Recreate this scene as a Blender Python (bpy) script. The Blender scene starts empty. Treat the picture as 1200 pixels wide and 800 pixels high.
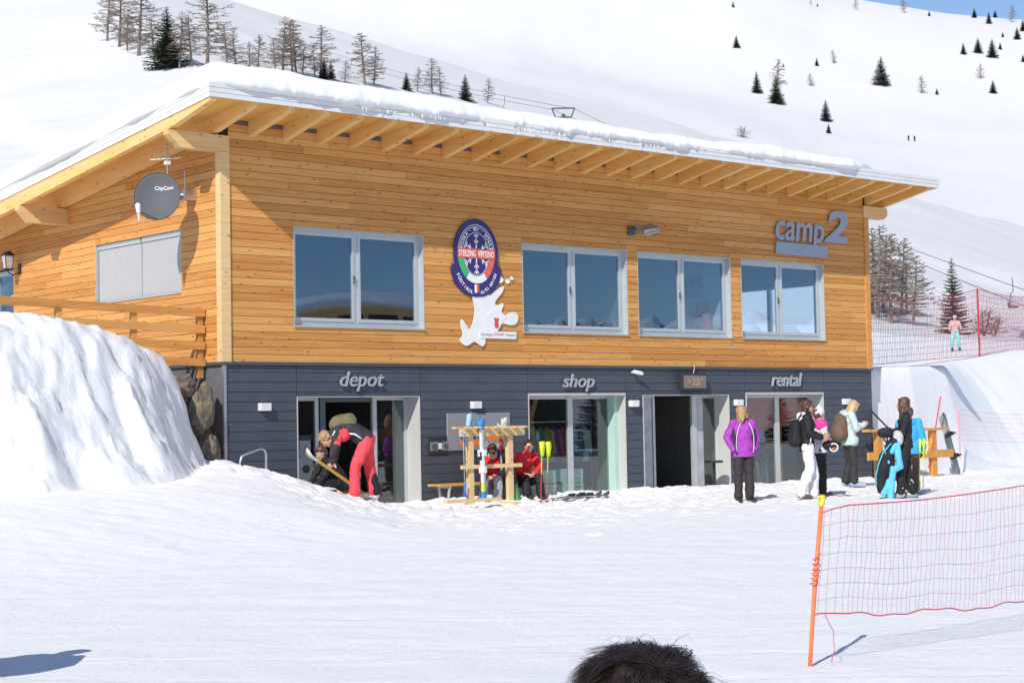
import bpy, bmesh, math, random
import numpy as np
from mathutils import Vector, Matrix, noise as mnoise

rnd = random.Random(7)
scene = bpy.context.scene
COL = scene.collection

# ------------------------------------------------------------------ camera
CAM = np.array([-14.8339, -24.2570, -1.0871])
YAW, PITCH, ROLL, FPX = 0.7151218, 0.0473386, -0.0187160, 2023.956
_f = np.array([math.sin(YAW) * math.cos(PITCH), math.cos(YAW) * math.cos(PITCH), math.sin(PITCH)])
_r = np.array([math.cos(YAW), -math.sin(YAW), 0.0])
_u = np.cross(_r, _f)
_R = math.cos(ROLL) * _r + math.sin(ROLL) * _u
_U = -math.sin(ROLL) * _r + math.cos(ROLL) * _u
cam_d = bpy.data.cameras.new("camera")
cam = bpy.data.objects.new("camera", cam_d)
COL.objects.link(cam)
M = Matrix(((_R[0], _U[0], -_f[0], CAM[0]), (_R[1], _U[1], -_f[1], CAM[1]), (_R[2], _U[2], -_f[2], CAM[2]), (0, 0, 0, 1)))
cam.matrix_world = M
cam_d.sensor_width = 36.0
cam_d.lens = FPX / 1200 * 36.0
cam_d.clip_start = 0.1
cam_d.clip_end = 6000
scene.camera = cam

# ------------------------------------------------------------------ world, sun, exposure
SUN_DIR = Vector((1.88, 1.0, -1.57)).normalized()       # the way the light travels
el = math.asin(-SUN_DIR.z)
az = math.atan2(-SUN_DIR.x, -SUN_DIR.y)                 # compass bearing of the sun, from +Y towards +X
world = bpy.data.worlds.new("World")
scene.world = world
world.use_nodes = True
nt = world.node_tree
bg = nt.nodes["Background"]
sky = nt.nodes.new("ShaderNodeTexSky")
sky.sky_type = 'NISHITA'
sky.sun_disc = False
sky.sun_elevation = el
sky.sun_rotation = az
sky.altitude = 2000
sky.air_density = 1.0
sky.dust_density = 0.05
sky.ozone_density = 2.2
nt.links.new(sky.outputs[0], bg.inputs[0])
bg.inputs[1].default_value = 0.11
sun_d = bpy.data.lights.new("sun", 'SUN')
sun_d.energy = 3.55
sun_d.angle = math.radians(0.5)
sun_d.color = (1.0, 0.95, 0.88)
sun = bpy.data.objects.new("sun", sun_d)
COL.objects.link(sun)
sun.rotation_euler = SUN_DIR.to_track_quat('-Z', 'Y').to_euler()
vs = scene.view_settings
vs.view_transform = 'Standard'
vs.look = 'None'
vs.exposure = 0.28
vs.gamma = 1.0
scene.cycles.diffuse_bounces = 6
scene.cycles.max_bounces = 12

# ------------------------------------------------------------------ materials
def new_mat(name):
    m = bpy.data.materials.new(name)
    m.use_nodes = True
    return m, m.node_tree, m.node_tree.nodes["Principled BSDF"]

def N(nt, t, **kw):
    n = nt.nodes.new(t)
    for k, v in kw.items():
        setattr(n, k, v)
    return n

def pos_noise(nt, scale, nscale=1.0, detail=4, rough=0.55, rot=0.0, world_pos=True):
    src = N(nt, "ShaderNodeNewGeometry").outputs["Position"] if world_pos else N(nt, "ShaderNodeTexCoord").outputs["Object"]
    mp = N(nt, "ShaderNodeMapping")
    mp.inputs["Scale"].default_value = scale
    if rot:
        mr = N(nt, "ShaderNodeMapping")
        mr.inputs["Rotation"].default_value = (0, 0, rot)
        nt.links.new(src, mr.inputs[0]); src = mr.outputs[0]
    nt.links.new(src, mp.inputs[0])
    nz = N(nt, "ShaderNodeTexNoise")
    nz.inputs["Scale"].default_value = nscale
    nz.inputs["Detail"].default_value = detail
    nz.inputs["Roughness"].default_value = rough
    nt.links.new(mp.outputs[0], nz.inputs["Vector"])
    return nz.outputs["Fac"], mp

def ramp(nt, fac, stops):
    r = N(nt, "ShaderNodeValToRGB")
    e = r.color_ramp.elements
    e[0].position, e[0].color = stops[0][0], (*stops[0][1], 1)
    e[1].position, e[1].color = stops[-1][0], (*stops[-1][1], 1)
    for p, c in stops[1:-1]:
        x = e.new(p); x.color = (*c, 1)
    nt.links.new(fac, r.inputs[0])
    return r.outputs[0]

def plain(name, c, rough=0.6, metal=0.0, var=0.12, nscale=9.0, bump=0.0, bscale=40.0, coat=0.0, spec=0.5):
    """one paint or cloth with a soft uneven tone and an optional fine relief"""
    m, nt, b = new_mat(name)
    f, _ = pos_noise(nt, (1, 1, 1), nscale, 3)
    lo = tuple(max(0, x * (1 - var)) for x in c)
    hi = tuple(min(1, x * (1 + var)) for x in c)
    nt.links.new(ramp(nt, f, [(0.3, lo), (0.7, hi)]), b.inputs["Base Color"])
    b.inputs["Roughness"].default_value = rough
    b.inputs["Metallic"].default_value = metal
    b.inputs["Specular IOR Level"].default_value = spec
    if coat:
        b.inputs["Coat Weight"].default_value = coat
    if bump:
        f2, _ = pos_noise(nt, (1, 1, 1), bscale, 3)
        bp = N(nt, "ShaderNodeBump")
        bp.inputs["Strength"].default_value = bump
        bp.inputs["Distance"].default_value = 0.01
        nt.links.new(f2, bp.inputs["Height"])
        nt.links.new(bp.outputs[0], b.inputs["Normal"])
    return m

def wood(name, lo, mid, hi, rough=0.62, knots=True, grain=(1.3, 1.3, 34), vary=0.5):
    m, nt, b = new_mat(name)
    oi = N(nt, "ShaderNodeObjectInfo")
    geo = N(nt, "ShaderNodeNewGeometry")
    add = N(nt, "ShaderNodeVectorMath", operation='ADD')
    sc = N(nt, "ShaderNodeVectorMath", operation='SCALE')
    cmb = N(nt, "ShaderNodeCombineXYZ")
    for k in range(3):
        nt.links.new(oi.outputs["Random"], cmb.inputs[k])
    nt.links.new(cmb.outputs[0], sc.inputs[0]); sc.inputs["Scale"].default_value = 53.0
    nt.links.new(geo.outputs["Position"], add.inputs[0]); nt.links.new(sc.outputs[0], add.inputs[1])
    mp = N(nt, "ShaderNodeMapping"); mp.inputs["Scale"].default_value = grain
    nt.links.new(add.outputs[0], mp.inputs[0])
    nz = N(nt, "ShaderNodeTexNoise"); nz.inputs["Scale"].default_value = 1.0
    nz.inputs["Detail"].default_value = 6; nz.inputs["Roughness"].default_value = 0.62
    nt.links.new(mp.outputs[0], nz.inputs["Vector"])
    # the grain noise and the board's own tone are mixed, then run through one ramp
    mul = N(nt, "ShaderNodeMath", operation='MULTIPLY_ADD')
    nt.links.new(oi.outputs["Random"], mul.inputs[0]); mul.inputs[1].default_value = vary
    s2 = N(nt, "ShaderNodeMath", operation='SUBTRACT')
    nt.links.new(nz.outputs["Fac"], s2.inputs[0]); s2.inputs[1].default_value = vary / 2
    nt.links.new(s2.outputs[0], mul.inputs[2])
    c = ramp(nt, mul.outputs[0], [(0.22, lo), (0.5, mid), (0.8, hi)])
    if knots:
        mk = N(nt, "ShaderNodeMapping"); mk.inputs["Scale"].default_value = (4.2, 4.2, 9)
        nt.links.new(add.outputs[0], mk.inputs[0])
        vo = N(nt, "ShaderNodeTexVoronoi"); vo.inputs["Scale"].default_value = 1.0
        nt.links.new(mk.outputs[0], vo.inputs["Vector"])
        kr = ramp(nt, vo.outputs["Distance"], [(0.06, (0.42, 0.34, 0.28)), (0.2, (1, 1, 1))])
        mx = N(nt, "ShaderNodeMix", data_type='RGBA', blend_type='MULTIPLY')
        mx.inputs[0].default_value = 0.85
        nt.links.new(c, mx.inputs[6]); nt.links.new(kr, mx.inputs[7])
        c = mx.outputs[2]
    nt.links.new(c, b.inputs["Base Color"])
    b.inputs["Roughness"].default_value = rough
    b.inputs["Specular IOR Level"].default_value = 0.3
    bp = N(nt, "ShaderNodeBump"); bp.inputs["Strength"].default_value = 0.25; bp.inputs["Distance"].default_value = 0.004
    nt.links.new(nz.outputs["Fac"], bp.inputs["Height"]); nt.links.new(bp.outputs[0], b.inputs["Normal"])
    return m

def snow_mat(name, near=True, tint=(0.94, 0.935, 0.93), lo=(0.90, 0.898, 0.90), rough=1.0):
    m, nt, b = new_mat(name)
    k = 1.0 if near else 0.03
    # streaks left by skis and the groomer run across the view; grain and crumbs on top
    f1, _ = pos_noise(nt, (0.5 * k, 3.4 * k, k), 1.0, 6, 0.65, rot=0.715)
    f3, _ = pos_noise(nt, (1.6 * k, 17.0 * k, 3 * k), 1.0, 5, 0.7, rot=0.70)
    f2, _ = pos_noise(nt, (1, 1, 1), 13.0 * k, 8, 0.75)
    def mad(x, w, y=None):
        n = N(nt, "ShaderNodeMath", operation='MULTIPLY_ADD'); nt.links.new(x, n.inputs[0]); n.inputs[1].default_value = w
        if y is None: n.inputs[2].default_value = 0.0
        else: nt.links.new(y, n.inputs[2])
        return n.outputs[0]
    hsum = mad(f3, 0.42, mad(f2, 0.50, mad(f1, 0.35)))
    relief = hsum
    if near and rough >= 1.0:
        # thin grooves cut by passing skis, in a few bundles
        geo = N(nt, "ShaderNodeNewGeometry")
        for ang, sc_, mk in ((0.74, 0.30, 0.16), (0.93, 0.21, 0.11), (0.45, 0.17, 0.09)):
            mp = N(nt, "ShaderNodeMapping"); mp.inputs["Rotation"].default_value = (0, 0, ang)
            nt.links.new(geo.outputs["Position"], mp.inputs[0])
            wv_ = N(nt, "ShaderNodeTexWave", wave_type='BANDS', bands_direction='Y')
            wv_.inputs["Scale"].default_value = sc_; wv_.inputs["Distortion"].default_value = 1.6; wv_.inputs["Detail"].default_value = 1.0; wv_.inputs["Detail Scale"].default_value = 0.35
            nt.links.new(mp.outputs[0], wv_.inputs["Vector"])
            line = ramp(nt, wv_.outputs["Fac"], [(0.985, (0, 0, 0)), (0.9985, (1, 1, 1))])
            fm, _ = pos_noise(nt, (1, 1, 1), mk, 2)
            msk = ramp(nt, fm, [(0.42, (0, 0, 0)), (0.55, (1, 1, 1))])
            mu = N(nt, "ShaderNodeMath", operation='MULTIPLY'); nt.links.new(line, mu.inputs[0]); nt.links.new(msk, mu.inputs[1])
            relief = mad(mu.outputs[0], -0.14, relief)
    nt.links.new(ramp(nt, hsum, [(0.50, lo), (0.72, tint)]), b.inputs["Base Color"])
    b.inputs["Roughness"].default_value = 0.7
    b.inputs["Specular IOR Level"].default_value = 0.2
    bp = N(nt, "ShaderNodeBump")
    bp.inputs["Strength"].default_value = min(1, 0.55 * rough)
    bp.inputs["Distance"].default_value = (0.05 if near else 1.6)
    nt.links.new(relief, bp.inputs["Height"]); nt.links.new(bp.outputs[0], b.inputs["Normal"])
    return m

def glass_mat(name, refl=0.35, tint=(0.75, 0.82, 0.85), gcol=(0.92, 0.95, 1.0)):
    m = bpy.data.materials.new(name); m.use_nodes = True
    nt = m.node_tree; nt.nodes.clear()
    out = N(nt, "ShaderNodeOutputMaterial")
    tr = N(nt, "ShaderNodeBsdfTransparent"); tr.inputs[0].default_value = (*tint, 1)
    gl = N(nt, "ShaderNodeBsdfGlossy"); gl.inputs["Roughness"].default_value = 0.0
    gl.inputs[0].default_value = (*gcol, 1)
    lw = N(nt, "ShaderNodeLayerWeight"); lw.inputs[0].default_value = 0.5
    fr = N(nt, "ShaderNodeMath", operation='POWER'); nt.links.new(lw.outputs["Facing"], fr.inputs[0]); fr.inputs[1].default_value = 4.5
    ma = N(nt, "ShaderNodeMath", operation='ADD'); ma.inputs[1].default_value = refl; ma.use_clamp = True
    nt.links.new(fr.outputs[0], ma.inputs[0])
    # float glass is never perfectly flat: a long soft wave bends what it mirrors
    f, _ = pos_noise(nt, (1, 1, 1), 1.1, 2)
    bp = N(nt, "ShaderNodeBump"); bp.inputs["Strength"].default_value = 0.02; bp.inputs["Distance"].default_value = 0.02
    nt.links.new(f, bp.inputs["Height"]); nt.links.new(bp.outputs[0], gl.inputs["Normal"])
    mix = N(nt, "ShaderNodeMixShader")
    nt.links.new(ma.outputs[0], mix.inputs[0]); nt.links.new(tr.outputs[0], mix.inputs[1]); nt.links.new(gl.outputs[0], mix.inputs[2])
    nt.links.new(mix.outputs[0], out.inputs[0])
    return m

M_plank = wood("larch_plank", (0.48, 0.20, 0.050), (0.62, 0.29, 0.080), (0.70, 0.38, 0.125), vary=0.42)
M_beam = wood("spruce_beam", (0.60, 0.36, 0.14), (0.70, 0.47, 0.22), (0.76, 0.56, 0.31), grain=(1.2, 1.2, 16), vary=0.25)
M_rafter = wood("rafter_wood", (0.70, 0.40, 0.12), (0.80, 0.50, 0.18), (0.86, 0.60, 0.27), grain=(2.0, 1.0, 12), vary=0.25)
M_soffit = wood("soffit_board", (0.66, 0.35, 0.085), (0.76, 0.43, 0.12), (0.82, 0.50, 0.17), grain=(3.0, 1.0, 3), vary=0.3)
M_pale = wood("pale_timber", (0.58, 0.40, 0.19), (0.68, 0.50, 0.26), (0.75, 0.58, 0.33), grain=(6, 6, 3), vary=0.2)
M_orange_timber = wood("orange_timber", (0.52, 0.23, 0.05), (0.62, 0.30, 0.075), (0.70, 0.37, 0.11), grain=(4, 4, 4), vary=0.2)
M_clad = plain("grey_blue_cladding", (0.060, 0.073, 0.095), 0.55, var=0.10, nscale=2.2, bump=0.08, bscale=160)
M_clad_dark = plain("cladding_backing", (0.016, 0.02, 0.028), 0.8)
M_greywall = plain("grey_render", (0.13, 0.13, 0.14), 0.8, bump=0.2)
M_fascia = plain("fascia_sheet", (0.72, 0.72, 0.71), 0.45, var=0.03, nscale=3, metal=0.0)
M_alu = plain("aluminium_frame", (0.52, 0.55, 0.56), 0.38, metal=0.35, var=0.05)
M_alu_dark = plain("dark_frame", (0.10, 0.115, 0.13), 0.4, metal=0.3, var=0.05)
M_steel = plain("brushed_steel", (0.55, 0.56, 0.58), 0.3, metal=0.9, var=0.06)
M_reveal = plain("pale_grey_reveal", (0.50, 0.50, 0.48), 0.6, var=0.03)
M_mint = plain("pale_green_frame", (0.42, 0.60, 0.53), 0.5, var=0.04)
M_shutter = plain("grey_shutter", (0.47, 0.47, 0.47), 0.5, var=0.03)
M_glass = glass_mat("window_glass", 0.15, (0.78, 0.87, 0.93), (0.62, 0.79, 1.0))
M_glass_shop = glass_mat("shop_glass", 0.085, (0.84, 0.90, 0.88))
M_glass_frost = plain("frosted_glass_panel", (0.22, 0.27, 0.26), 0.12, var=0.25, nscale=2.5, spec=0.9)
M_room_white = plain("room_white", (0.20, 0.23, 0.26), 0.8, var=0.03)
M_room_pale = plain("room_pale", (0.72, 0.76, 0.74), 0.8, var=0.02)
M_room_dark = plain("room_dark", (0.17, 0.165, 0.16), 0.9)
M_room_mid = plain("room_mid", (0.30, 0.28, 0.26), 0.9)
M_black = plain("black_plastic", (0.018, 0.018, 0.02), 0.45, spec=0.5)
M_rubber = plain("black_rubber", (0.03, 0.03, 0.032), 0.7)
M_white = plain("white_plastic", (0.72, 0.72, 0.71), 0.4, var=0.04)
M_signgrey = plain("sign_grey", (0.31, 0.36, 0.45), 0.4, var=0.04, metal=0.15)
M_signletter = plain("steel_letter", (0.50, 0.52, 0.55), 0.35, metal=0.5, var=0.04)
M_red = plain("red_paint", (0.62, 0.035, 0.04), 0.45)
M_netred = plain("red_net_cord", (0.62, 0.06, 0.08), 0.7)
M_netpink = plain("pink_net_cord", (0.70, 0.33, 0.36), 0.8)
M_cordpale = plain("faded_net_cord", (0.42, 0.10, 0.13), 0.8)
M_orange = plain("orange_pole", (0.85, 0.20, 0.07), 0.5, var=0.08)
M_yellow = plain("yellow_plastic", (0.80, 0.66, 0.05), 0.4)
M_neon = plain("neon_yellow", (0.68, 0.82, 0.03), 0.4)
M_snow = snow_mat("packed_snow", True)
M_roofsnow = snow_mat("roof_snow", True, tint=(0.90, 0.90, 0.905), lo=(0.87, 0.875, 0.885), rough=.5)
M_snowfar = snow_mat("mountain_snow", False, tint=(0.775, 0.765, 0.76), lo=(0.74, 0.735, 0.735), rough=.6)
M_ice = plain("ice", (0.72, 0.78, 0.82), 0.15, var=0.05)
M_skin = plain("skin", (0.62, 0.34, 0.24), 0.5, var=0.08, nscale=20)
M_skin_tan = plain("tanned_skin", (0.50, 0.24, 0.15), 0.5, var=0.08, nscale=20)

# ------------------------------------------------------------------ object helpers
CUBE = None
def link(o, parent=None):
    COL.objects.link(o)
    if parent is not None:
        o.parent = parent
    return o

def tag(o, label=None, cat=None, group=None, kind=None):
    if label: o["label"] = label
    if cat: o["category"] = cat
    if group: o["group"] = group
    if kind: o["kind"] = kind
    return o

def empty(name, loc, label, cat, rz=0.0, group=None):
    o = bpy.data.objects.new(name, None)
    o.empty_display_size = 0.2
    COL.objects.link(o)
    o.location = loc
    o.rotation_euler = (0, 0, rz)
    return tag(o, label, cat, group)

def copy_tree(o, parent=None):
    c = o.copy(); COL.objects.link(c); c.parent = parent
    for ch in list(o.children):
        copy_tree(ch, c)
    return c

def cube_mesh(mat):
    key = "block_" + mat.name
    me = bpy.data.meshes.get(key)
    if me is None:
        me = bpy.data.meshes.new(key)
        v = [(x, y, z) for x in (-.5, .5) for y in (-.5, .5) for z in (-.5, .5)]
        f = [(0, 1, 3, 2), (4, 6, 7, 5), (0, 4, 5, 1), (2, 3, 7, 6), (0, 2, 6, 4), (1, 5, 7, 3)]
        me.from_pydata(v, [], f)
        me.materials.append(mat)
    return me

def block(name, x0, x1, y0, y1, z0, z1, mat, parent=None):
    """a board or post: the shared box mesh stretched to size"""
    o = bpy.data.objects.new(name, cube_mesh(mat))
    link(o, parent)
    o.location = ((x0 + x1) / 2, (y0 + y1) / 2, (z0 + z1) / 2)
    o.scale = (abs(x1 - x0), abs(y1 - y0), abs(z1 - z0))
    return o

class Sh:
    """collects boxes, tubes, capsules and rounded solids for ONE mesh object"""
    def __init__(s):
        s.v, s.f, s.mi, s.m = [], [], [], 0
    def add(s, vs, fs):
        b = len(s.v)
        s.v += [tuple(v) for v in vs]
        s.f += [tuple(b + i for i in f) for f in fs]
        s.mi += [s.m] * len(fs)
        return s
    def box(s, x0, x1, y0, y1, z0, z1, rot=None, bev=0.0):
        if bev:
            bm = bmesh.new(); bmesh.ops.create_cube(bm, size=1)
            for v in bm.verts:
                v.co = Vector(((v.co.x) * (x1 - x0), v.co.y * (y1 - y0), v.co.z * (z1 - z0)))
            bmesh.ops.bevel(bm, geom=bm.edges[:], offset=bev, segments=2, affect='EDGES', profile=0.5)
            bm.verts.ensure_lookup_table()
            c = Vector(((x0 + x1) / 2, (y0 + y1) / 2, (z0 + z1) / 2))
            vs = [c + ((rot @ v.co) if rot else v.co) for v in bm.verts]
            fs = [[v.index for v in f.verts] for f in bm.faces]
            bm.free()
            return s.add(vs, fs)
        c = Vector(((x0 + x1) / 2, (y0 + y1) / 2, (z0 + z1) / 2))
        vs = []
        for x in (x0, x1):
            for y in (y0, y1):
                for z in (z0, z1):
                    p = Vector((x, y, z))
                    if rot: p = c + rot @ (p - c)
                    vs.append(p)
        return s.add(vs, [(0, 1, 3, 2), (4, 6, 7, 5), (0, 4, 5, 1), (2, 3, 7, 6), (0, 2, 6, 4), (1, 5, 7, 3)])
    def prism(s, pts, axis_from, axis_to, axis=1):
        """pts: outline in the two other axes, extruded along axis"""
        n = len(pts); vs = []
        for a in (axis_from, axis_to):
            for p in pts:
                q = list(p); q.insert(axis, a); vs.append(q)
        fs = [tuple(range(n))[::-1], tuple(range(n, 2 * n))]
        for i in range(n):
            j = (i + 1) % n
            fs.append((i, j, n + j, n + i))
        return s.add(vs, fs)
    def tube(s, pts, rad, n=6, cap=True):
        pts = [Vector(p) for p in pts]
        if not hasattr(rad, '__len__'): rad = [rad] * len(pts)
        vs, fs = [], []
        up = None
        for i, p in enumerate(pts):
            t = (pts[min(i + 1, len(pts) - 1)] - pts[max(i - 1, 0)])
            if t.length < 1e-9: t = Vector((0, 0, 1))
            t.normalize()
            if up is None:
                up = t.orthogonal().normalized()
            e1 = (up - t * up.dot(t))
            if e1.length < 1e-6: e1 = t.orthogonal()
            e1.normalize(); e2 = t.cross(e1); up = e1
            for k in range(n):
                a = 2 * math.pi * k / n
                vs.append(p + (e1 * math.cos(a) + e2 * math.sin(a)) * rad[i])
        for i in range(len(pts) - 1):
            for k in range(n):
                k2 = (k + 1) % n
                fs.append((i * n + k, i * n + k2, (i + 1) * n + k2, (i + 1) * n + k))
        if cap:
            fs.append(tuple(range(n))[::-1]); b = (len(pts) - 1) * n; fs.append(tuple(range(b, b + n)))
        return s.add(vs, fs)
    def cap(s, a, b, ra, rb, sx=1.0, side=None, n=14):
        """tapered capsule with rounded ends; sx widens it along 'side'"""
        a, b = Vector(a), Vector(b)
        t = (b - a); L = t.length
        if L < 1e-6: t = Vector((0, 0, 1)); b = a + t * 1e-4
        t.normalize()
        e1 = Vector(side) if side is not None else t.orthogonal()
        e1 = (e1 - t * e1.dot(t))
        if e1.length < 1e-6: e1 = t.orthogonal()
        e1.normalize(); e2 = t.cross(e1)
        rings = []
        for k in (80, 55, 28): rings.append((a - t * ra * math.sin(math.radians(k)), ra * math.cos(math.radians(k))))
        for k in range(5):
            q = k / 4; rings.append((a.lerp(b, q), ra + (rb - ra) * q))
        for k in (28, 55, 80): rings.append((b + t * rb * math.sin(math.radians(k)), rb * math.cos(math.radians(k))))
        vs, fs = [], []
        for c, r in rings:
            for k in range(n):
                w = 2 * math.pi * k / n
                vs.append(c + e1 * math.cos(w) * r * sx + e2 * math.sin(w) * r)
        for i in range(len(rings) - 1):
            for k in range(n):
                k2 = (k + 1) % n
                fs.append((i * n + k, i * n + k2, (i + 1) * n + k2, (i + 1) * n + k))
        fs.append(tuple(range(n))[::-1]); q = (len(rings) - 1) * n; fs.append(tuple(range(q, q + n)))
        return s.add(vs, fs)
    def ell(s, c, r, rot=None, nu=16, nv=10):
        c = Vector(c)
        if not hasattr(r, '__len__'): r = (r, r, r)
        vs = [Vector((0, 0, -r[2]))]; fs = []
        for j in range(1, nv):
            ph = -math.pi / 2 + math.pi * j / nv
            for i in range(nu):
                th = 2 * math.pi * i / nu
                vs.append(Vector((r[0] * math.cos(ph) * math.cos(th), r[1] * math.cos(ph) * math.sin(th), r[2] * math.sin(ph))))
        vs.append(Vector((0, 0, r[2])))
        for i in range(nu):
            fs.append((0, 1 + (i + 1) % nu, 1 + i))
            b = 1 + (nv - 2) * nu
            fs.append((len(vs) - 1, b + i, b + (i + 1) % nu))
        for j in range(nv - 2):
            for i in range(nu):
                i2 = (i + 1) % nu; b = 1 + j * nu
                fs.append((b + i, b + i2, b + nu + i2, b + nu + i))
        vs = [c + ((rot @ v) if rot else v) for v in vs]
        return s.add(vs, fs)
    def mesh(s, name, mats):
        me = bpy.data.meshes.new(name)
        me.from_pydata(s.v, [], s.f)
        if not isinstance(mats, (list, tuple)): mats = [mats]
        for m in mats: me.materials.append(m)
        if len(mats) > 1: me.polygons.foreach_set("material_index", s.mi)
        me.validate(); me.update()
        return me
    def build(s, name, mats, parent=None, smooth=False, loc=None):
        me = s.mesh(name, mats)
        bm = bmesh.new(); bm.from_mesh(me); bmesh.ops.recalc_face_normals(bm, faces=bm.faces[:]); bm.to_mesh(me); bm.free()
        if smooth: me.polygons.foreach_set("use_smooth", [True] * len(me.polygons))
        o = bpy.data.objects.new(name, me)
        link(o, parent)
        if loc is not None: o.location = loc
        return o
    def remesh(s, name, mat, parent=None, voxel=0.015, smooth=3, fold=0.0, ffreq=9.0, seed=0.0):
        """fuse every solid into one continuous skin"""
        me = s.mesh(name, mat)
        bm = bmesh.new(); bm.from_mesh(me); bmesh.ops.recalc_face_normals(bm, faces=bm.faces[:]); bm.to_mesh(me); bm.free()
        o = bpy.data.objects.new(name, me); link(o)
        md = o.modifiers.new("r", 'REMESH'); md.mode = 'VOXEL'; md.voxel_size = voxel
        if smooth:
            ms = o.modifiers.new("s", 'SMOOTH'); ms.factor = 0.5; ms.iterations = smooth
        dg = bpy.context.evaluated_depsgraph_get(); dg.update()
        me2 = bpy.data.meshes.new_from_object(o.evaluated_get(dg))
        o.modifiers.clear(); o.data = me2
        me2.name = name
        me2.materials.clear(); me2.materials.append(mat)
        if fold:
            n = len(me2.vertices)
            nor = np.empty(n * 3); me2.vertices.foreach_get("normal", nor); nor = nor.reshape(-1, 3)
            co = np.empty(n * 3); me2.vertices.foreach_get("co", co); co = co.reshape(-1, 3)
            d = np.array([mnoise.fractal(Vector((c[0] * ffreq, c[1] * ffreq, c[2] * ffreq * 0.7 + seed)), 0.9, 2.0, 2) for c in co])
            co += nor * (d * fold)[:, None]
            me2.vertices.foreach_set("co", co.ravel())
        me2.polygons.foreach_set("use_smooth", [True] * len(me2.polygons))
        me2.update()
        if parent is not None: o.parent = parent
        return o

def text_islands(body, size, extrude, shear=0.0, offset=0.0, spacing=1.0):
    """type set flat in x,y -> list of (verts, faces) one for each letter shape, plus the overall width"""
    cu = bpy.data.curves.new("t", 'FONT'); cu.body = body; cu.size = size; cu.extrude = extrude
    cu.shear = shear; cu.offset = offset; cu.space_character = spacing; cu.resolution_u = 3
    o = bpy.data.objects.new("t", cu); COL.objects.link(o)
    dg = bpy.context.evaluated_depsgraph_get(); dg.update()
    me = bpy.data.meshes.new_from_object(o.evaluated_get(dg))
    bpy.data.objects.remove(o); bpy.data.curves.remove(cu)
    bm = bmesh.new(); bm.from_mesh(me); bpy.data.meshes.remove(me)
    bmesh.ops.remove_doubles(bm, verts=bm.verts[:], dist=1e-5)
    seen, out = set(), []
    bm.verts.ensure_lookup_table()
    for v in bm.verts:
        if v.index in seen: continue
        st, comp = [v], []
        seen.add(v.index)
        while st:
            a = st.pop(); comp.append(a)
            for e in a.link_edges:
                b = e.other_vert(a)
                if b.index not in seen: seen.add(b.index); st.append(b)
        ids = {a.index: i for i, a in enumerate(comp)}
        fs = []
        done = set()
        for a in comp:
            for f in a.link_faces:
                if f.index not in done:
                    done.add(f.index); fs.append([ids[w.index] for w in f.verts])
        out.append(([tuple(a.co) for a in comp], fs))
    bm.free()
    out.sort(key=lambda c: min(p[0] for p in c[0]))
    xs = [p[0] for c in out for p in c[0]]; ys = [p[1] for c in out for p in c[0]]
    return out, (min(xs), max(xs), min(ys), max(ys))

def sign_letters(body, x0, x1, z0, z1, y, depth, mat, parent, name="letter", shear=0.25, bold=0.0, joined=False):
    """letters standing proud of a wall that faces -Y, fitted into x0..x1, z0..z1"""
    isl, (a, b, c, d) = text_islands(body, 1.0, 0.5, shear, bold)
    sx, sz = (x1 - x0) / (b - a), (z1 - z0) / (d - c)
    allsh = Sh()
    for vs, fs in isl:
        P = [(x0 + (p[0] - a) * sx, y - depth / 2 - p[2] * depth, z0 + (p[1] - c) * sz) for p in vs]
        if joined:
            allsh.add(P, fs)
        else:
            sh = Sh(); sh.add(P, fs); sh.build(name, mat, parent)
    if joined:
        return allsh.build(name, mat, parent)
# ------------------------------------------------------------------ terrain
def fade(t): return t * t * t * (t * (t * 6 - 15) + 10)
_perm = np.random.RandomState(3).rand(256, 256)
def vnoise(x, y):
    xi, yi = np.floor(x).astype(int), np.floor(y).astype(int)
    fx, fy = fade(x - xi), fade(y - yi)
    g = lambda i, j: _perm[i % 256, j % 256]
    a = g(xi, yi) * (1 - fx) + g(xi + 1, yi) * fx
    b = g(xi, yi + 1) * (1 - fx) + g(xi + 1, yi + 1) * fx
    return (a * (1 - fy) + b * fy) * 2 - 1
def fbm(x, y, o=4, gain=0.5):
    s, a = 0, 1.0
    for k in range(o):
        s = s + a * vnoise(x + 17.3 * k, y - 9.1 * k); x = x * 2.03; y = y * 2.03; a *= gain
    return s
def ss(t):
    t = np.clip(t, 0, 1); return t * t * (3 - 2 * t)

# height of the slope beyond the hut: rows are distances into the view, columns lateral bearing (q/p)
PN = np.array([0, 42, 60, 86, 150, 220, 350, 600, 900, 1150, 1500, 2200.])
TN = np.array([-0.9, -0.30, -0.148, 0.0, 0.148, 0.184, 0.231, 0.272, 0.296, 0.9])
ZN = np.array([
    # -.9   -.30  -.148  0    .148  .184  .231  .272  .296  .9
    [0.1,  0.1,  0.1,  0.1,  0.1,  0.1,  0.1,  0.1,  0.1,  0.1],
    [0.1,  0.1,  0.1,  0.1,  0.1,  0.1,  0.1,  0.1,  0.1,  0.1],
    [0.5,  0.7,  0.9,  0.9,  0.9,  0.9,  0.9,  0.92, 0.92, 0.9],
    [2.0,  2.6,  3.0,  3.0,  2.6,  2.5,  2.3,  2.1,  2.0,  1.0],
    [8.0,  9.0,  11.,  12.,  10.,  9.0,  7.4,  5.7,  5.2,  3.0],
    [30.,  30.,  32.,  33.,  26.,  21.,  16.,  11.5, 10.5, 6.0],
    [85.,  75.,  66.,  60.,  43.,  37.,  31.,  27.,  26.,  18.],
    [150., 142., 133., 125., 108., 104., 102., 100., 99.,  80.],
    [300., 290., 268., 246., 226., 214.5, 206.5, 201., 198., 185.],
    [340., 330., 290., 250., 215., 208., 202., 197., 194., 180.],
    [380., 350., 300., 240., 190., 180., 175., 170., 168., 150.],
    [380., 350., 300., 240., 190., 180., 175., 170., 168., 150.]])
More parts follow.
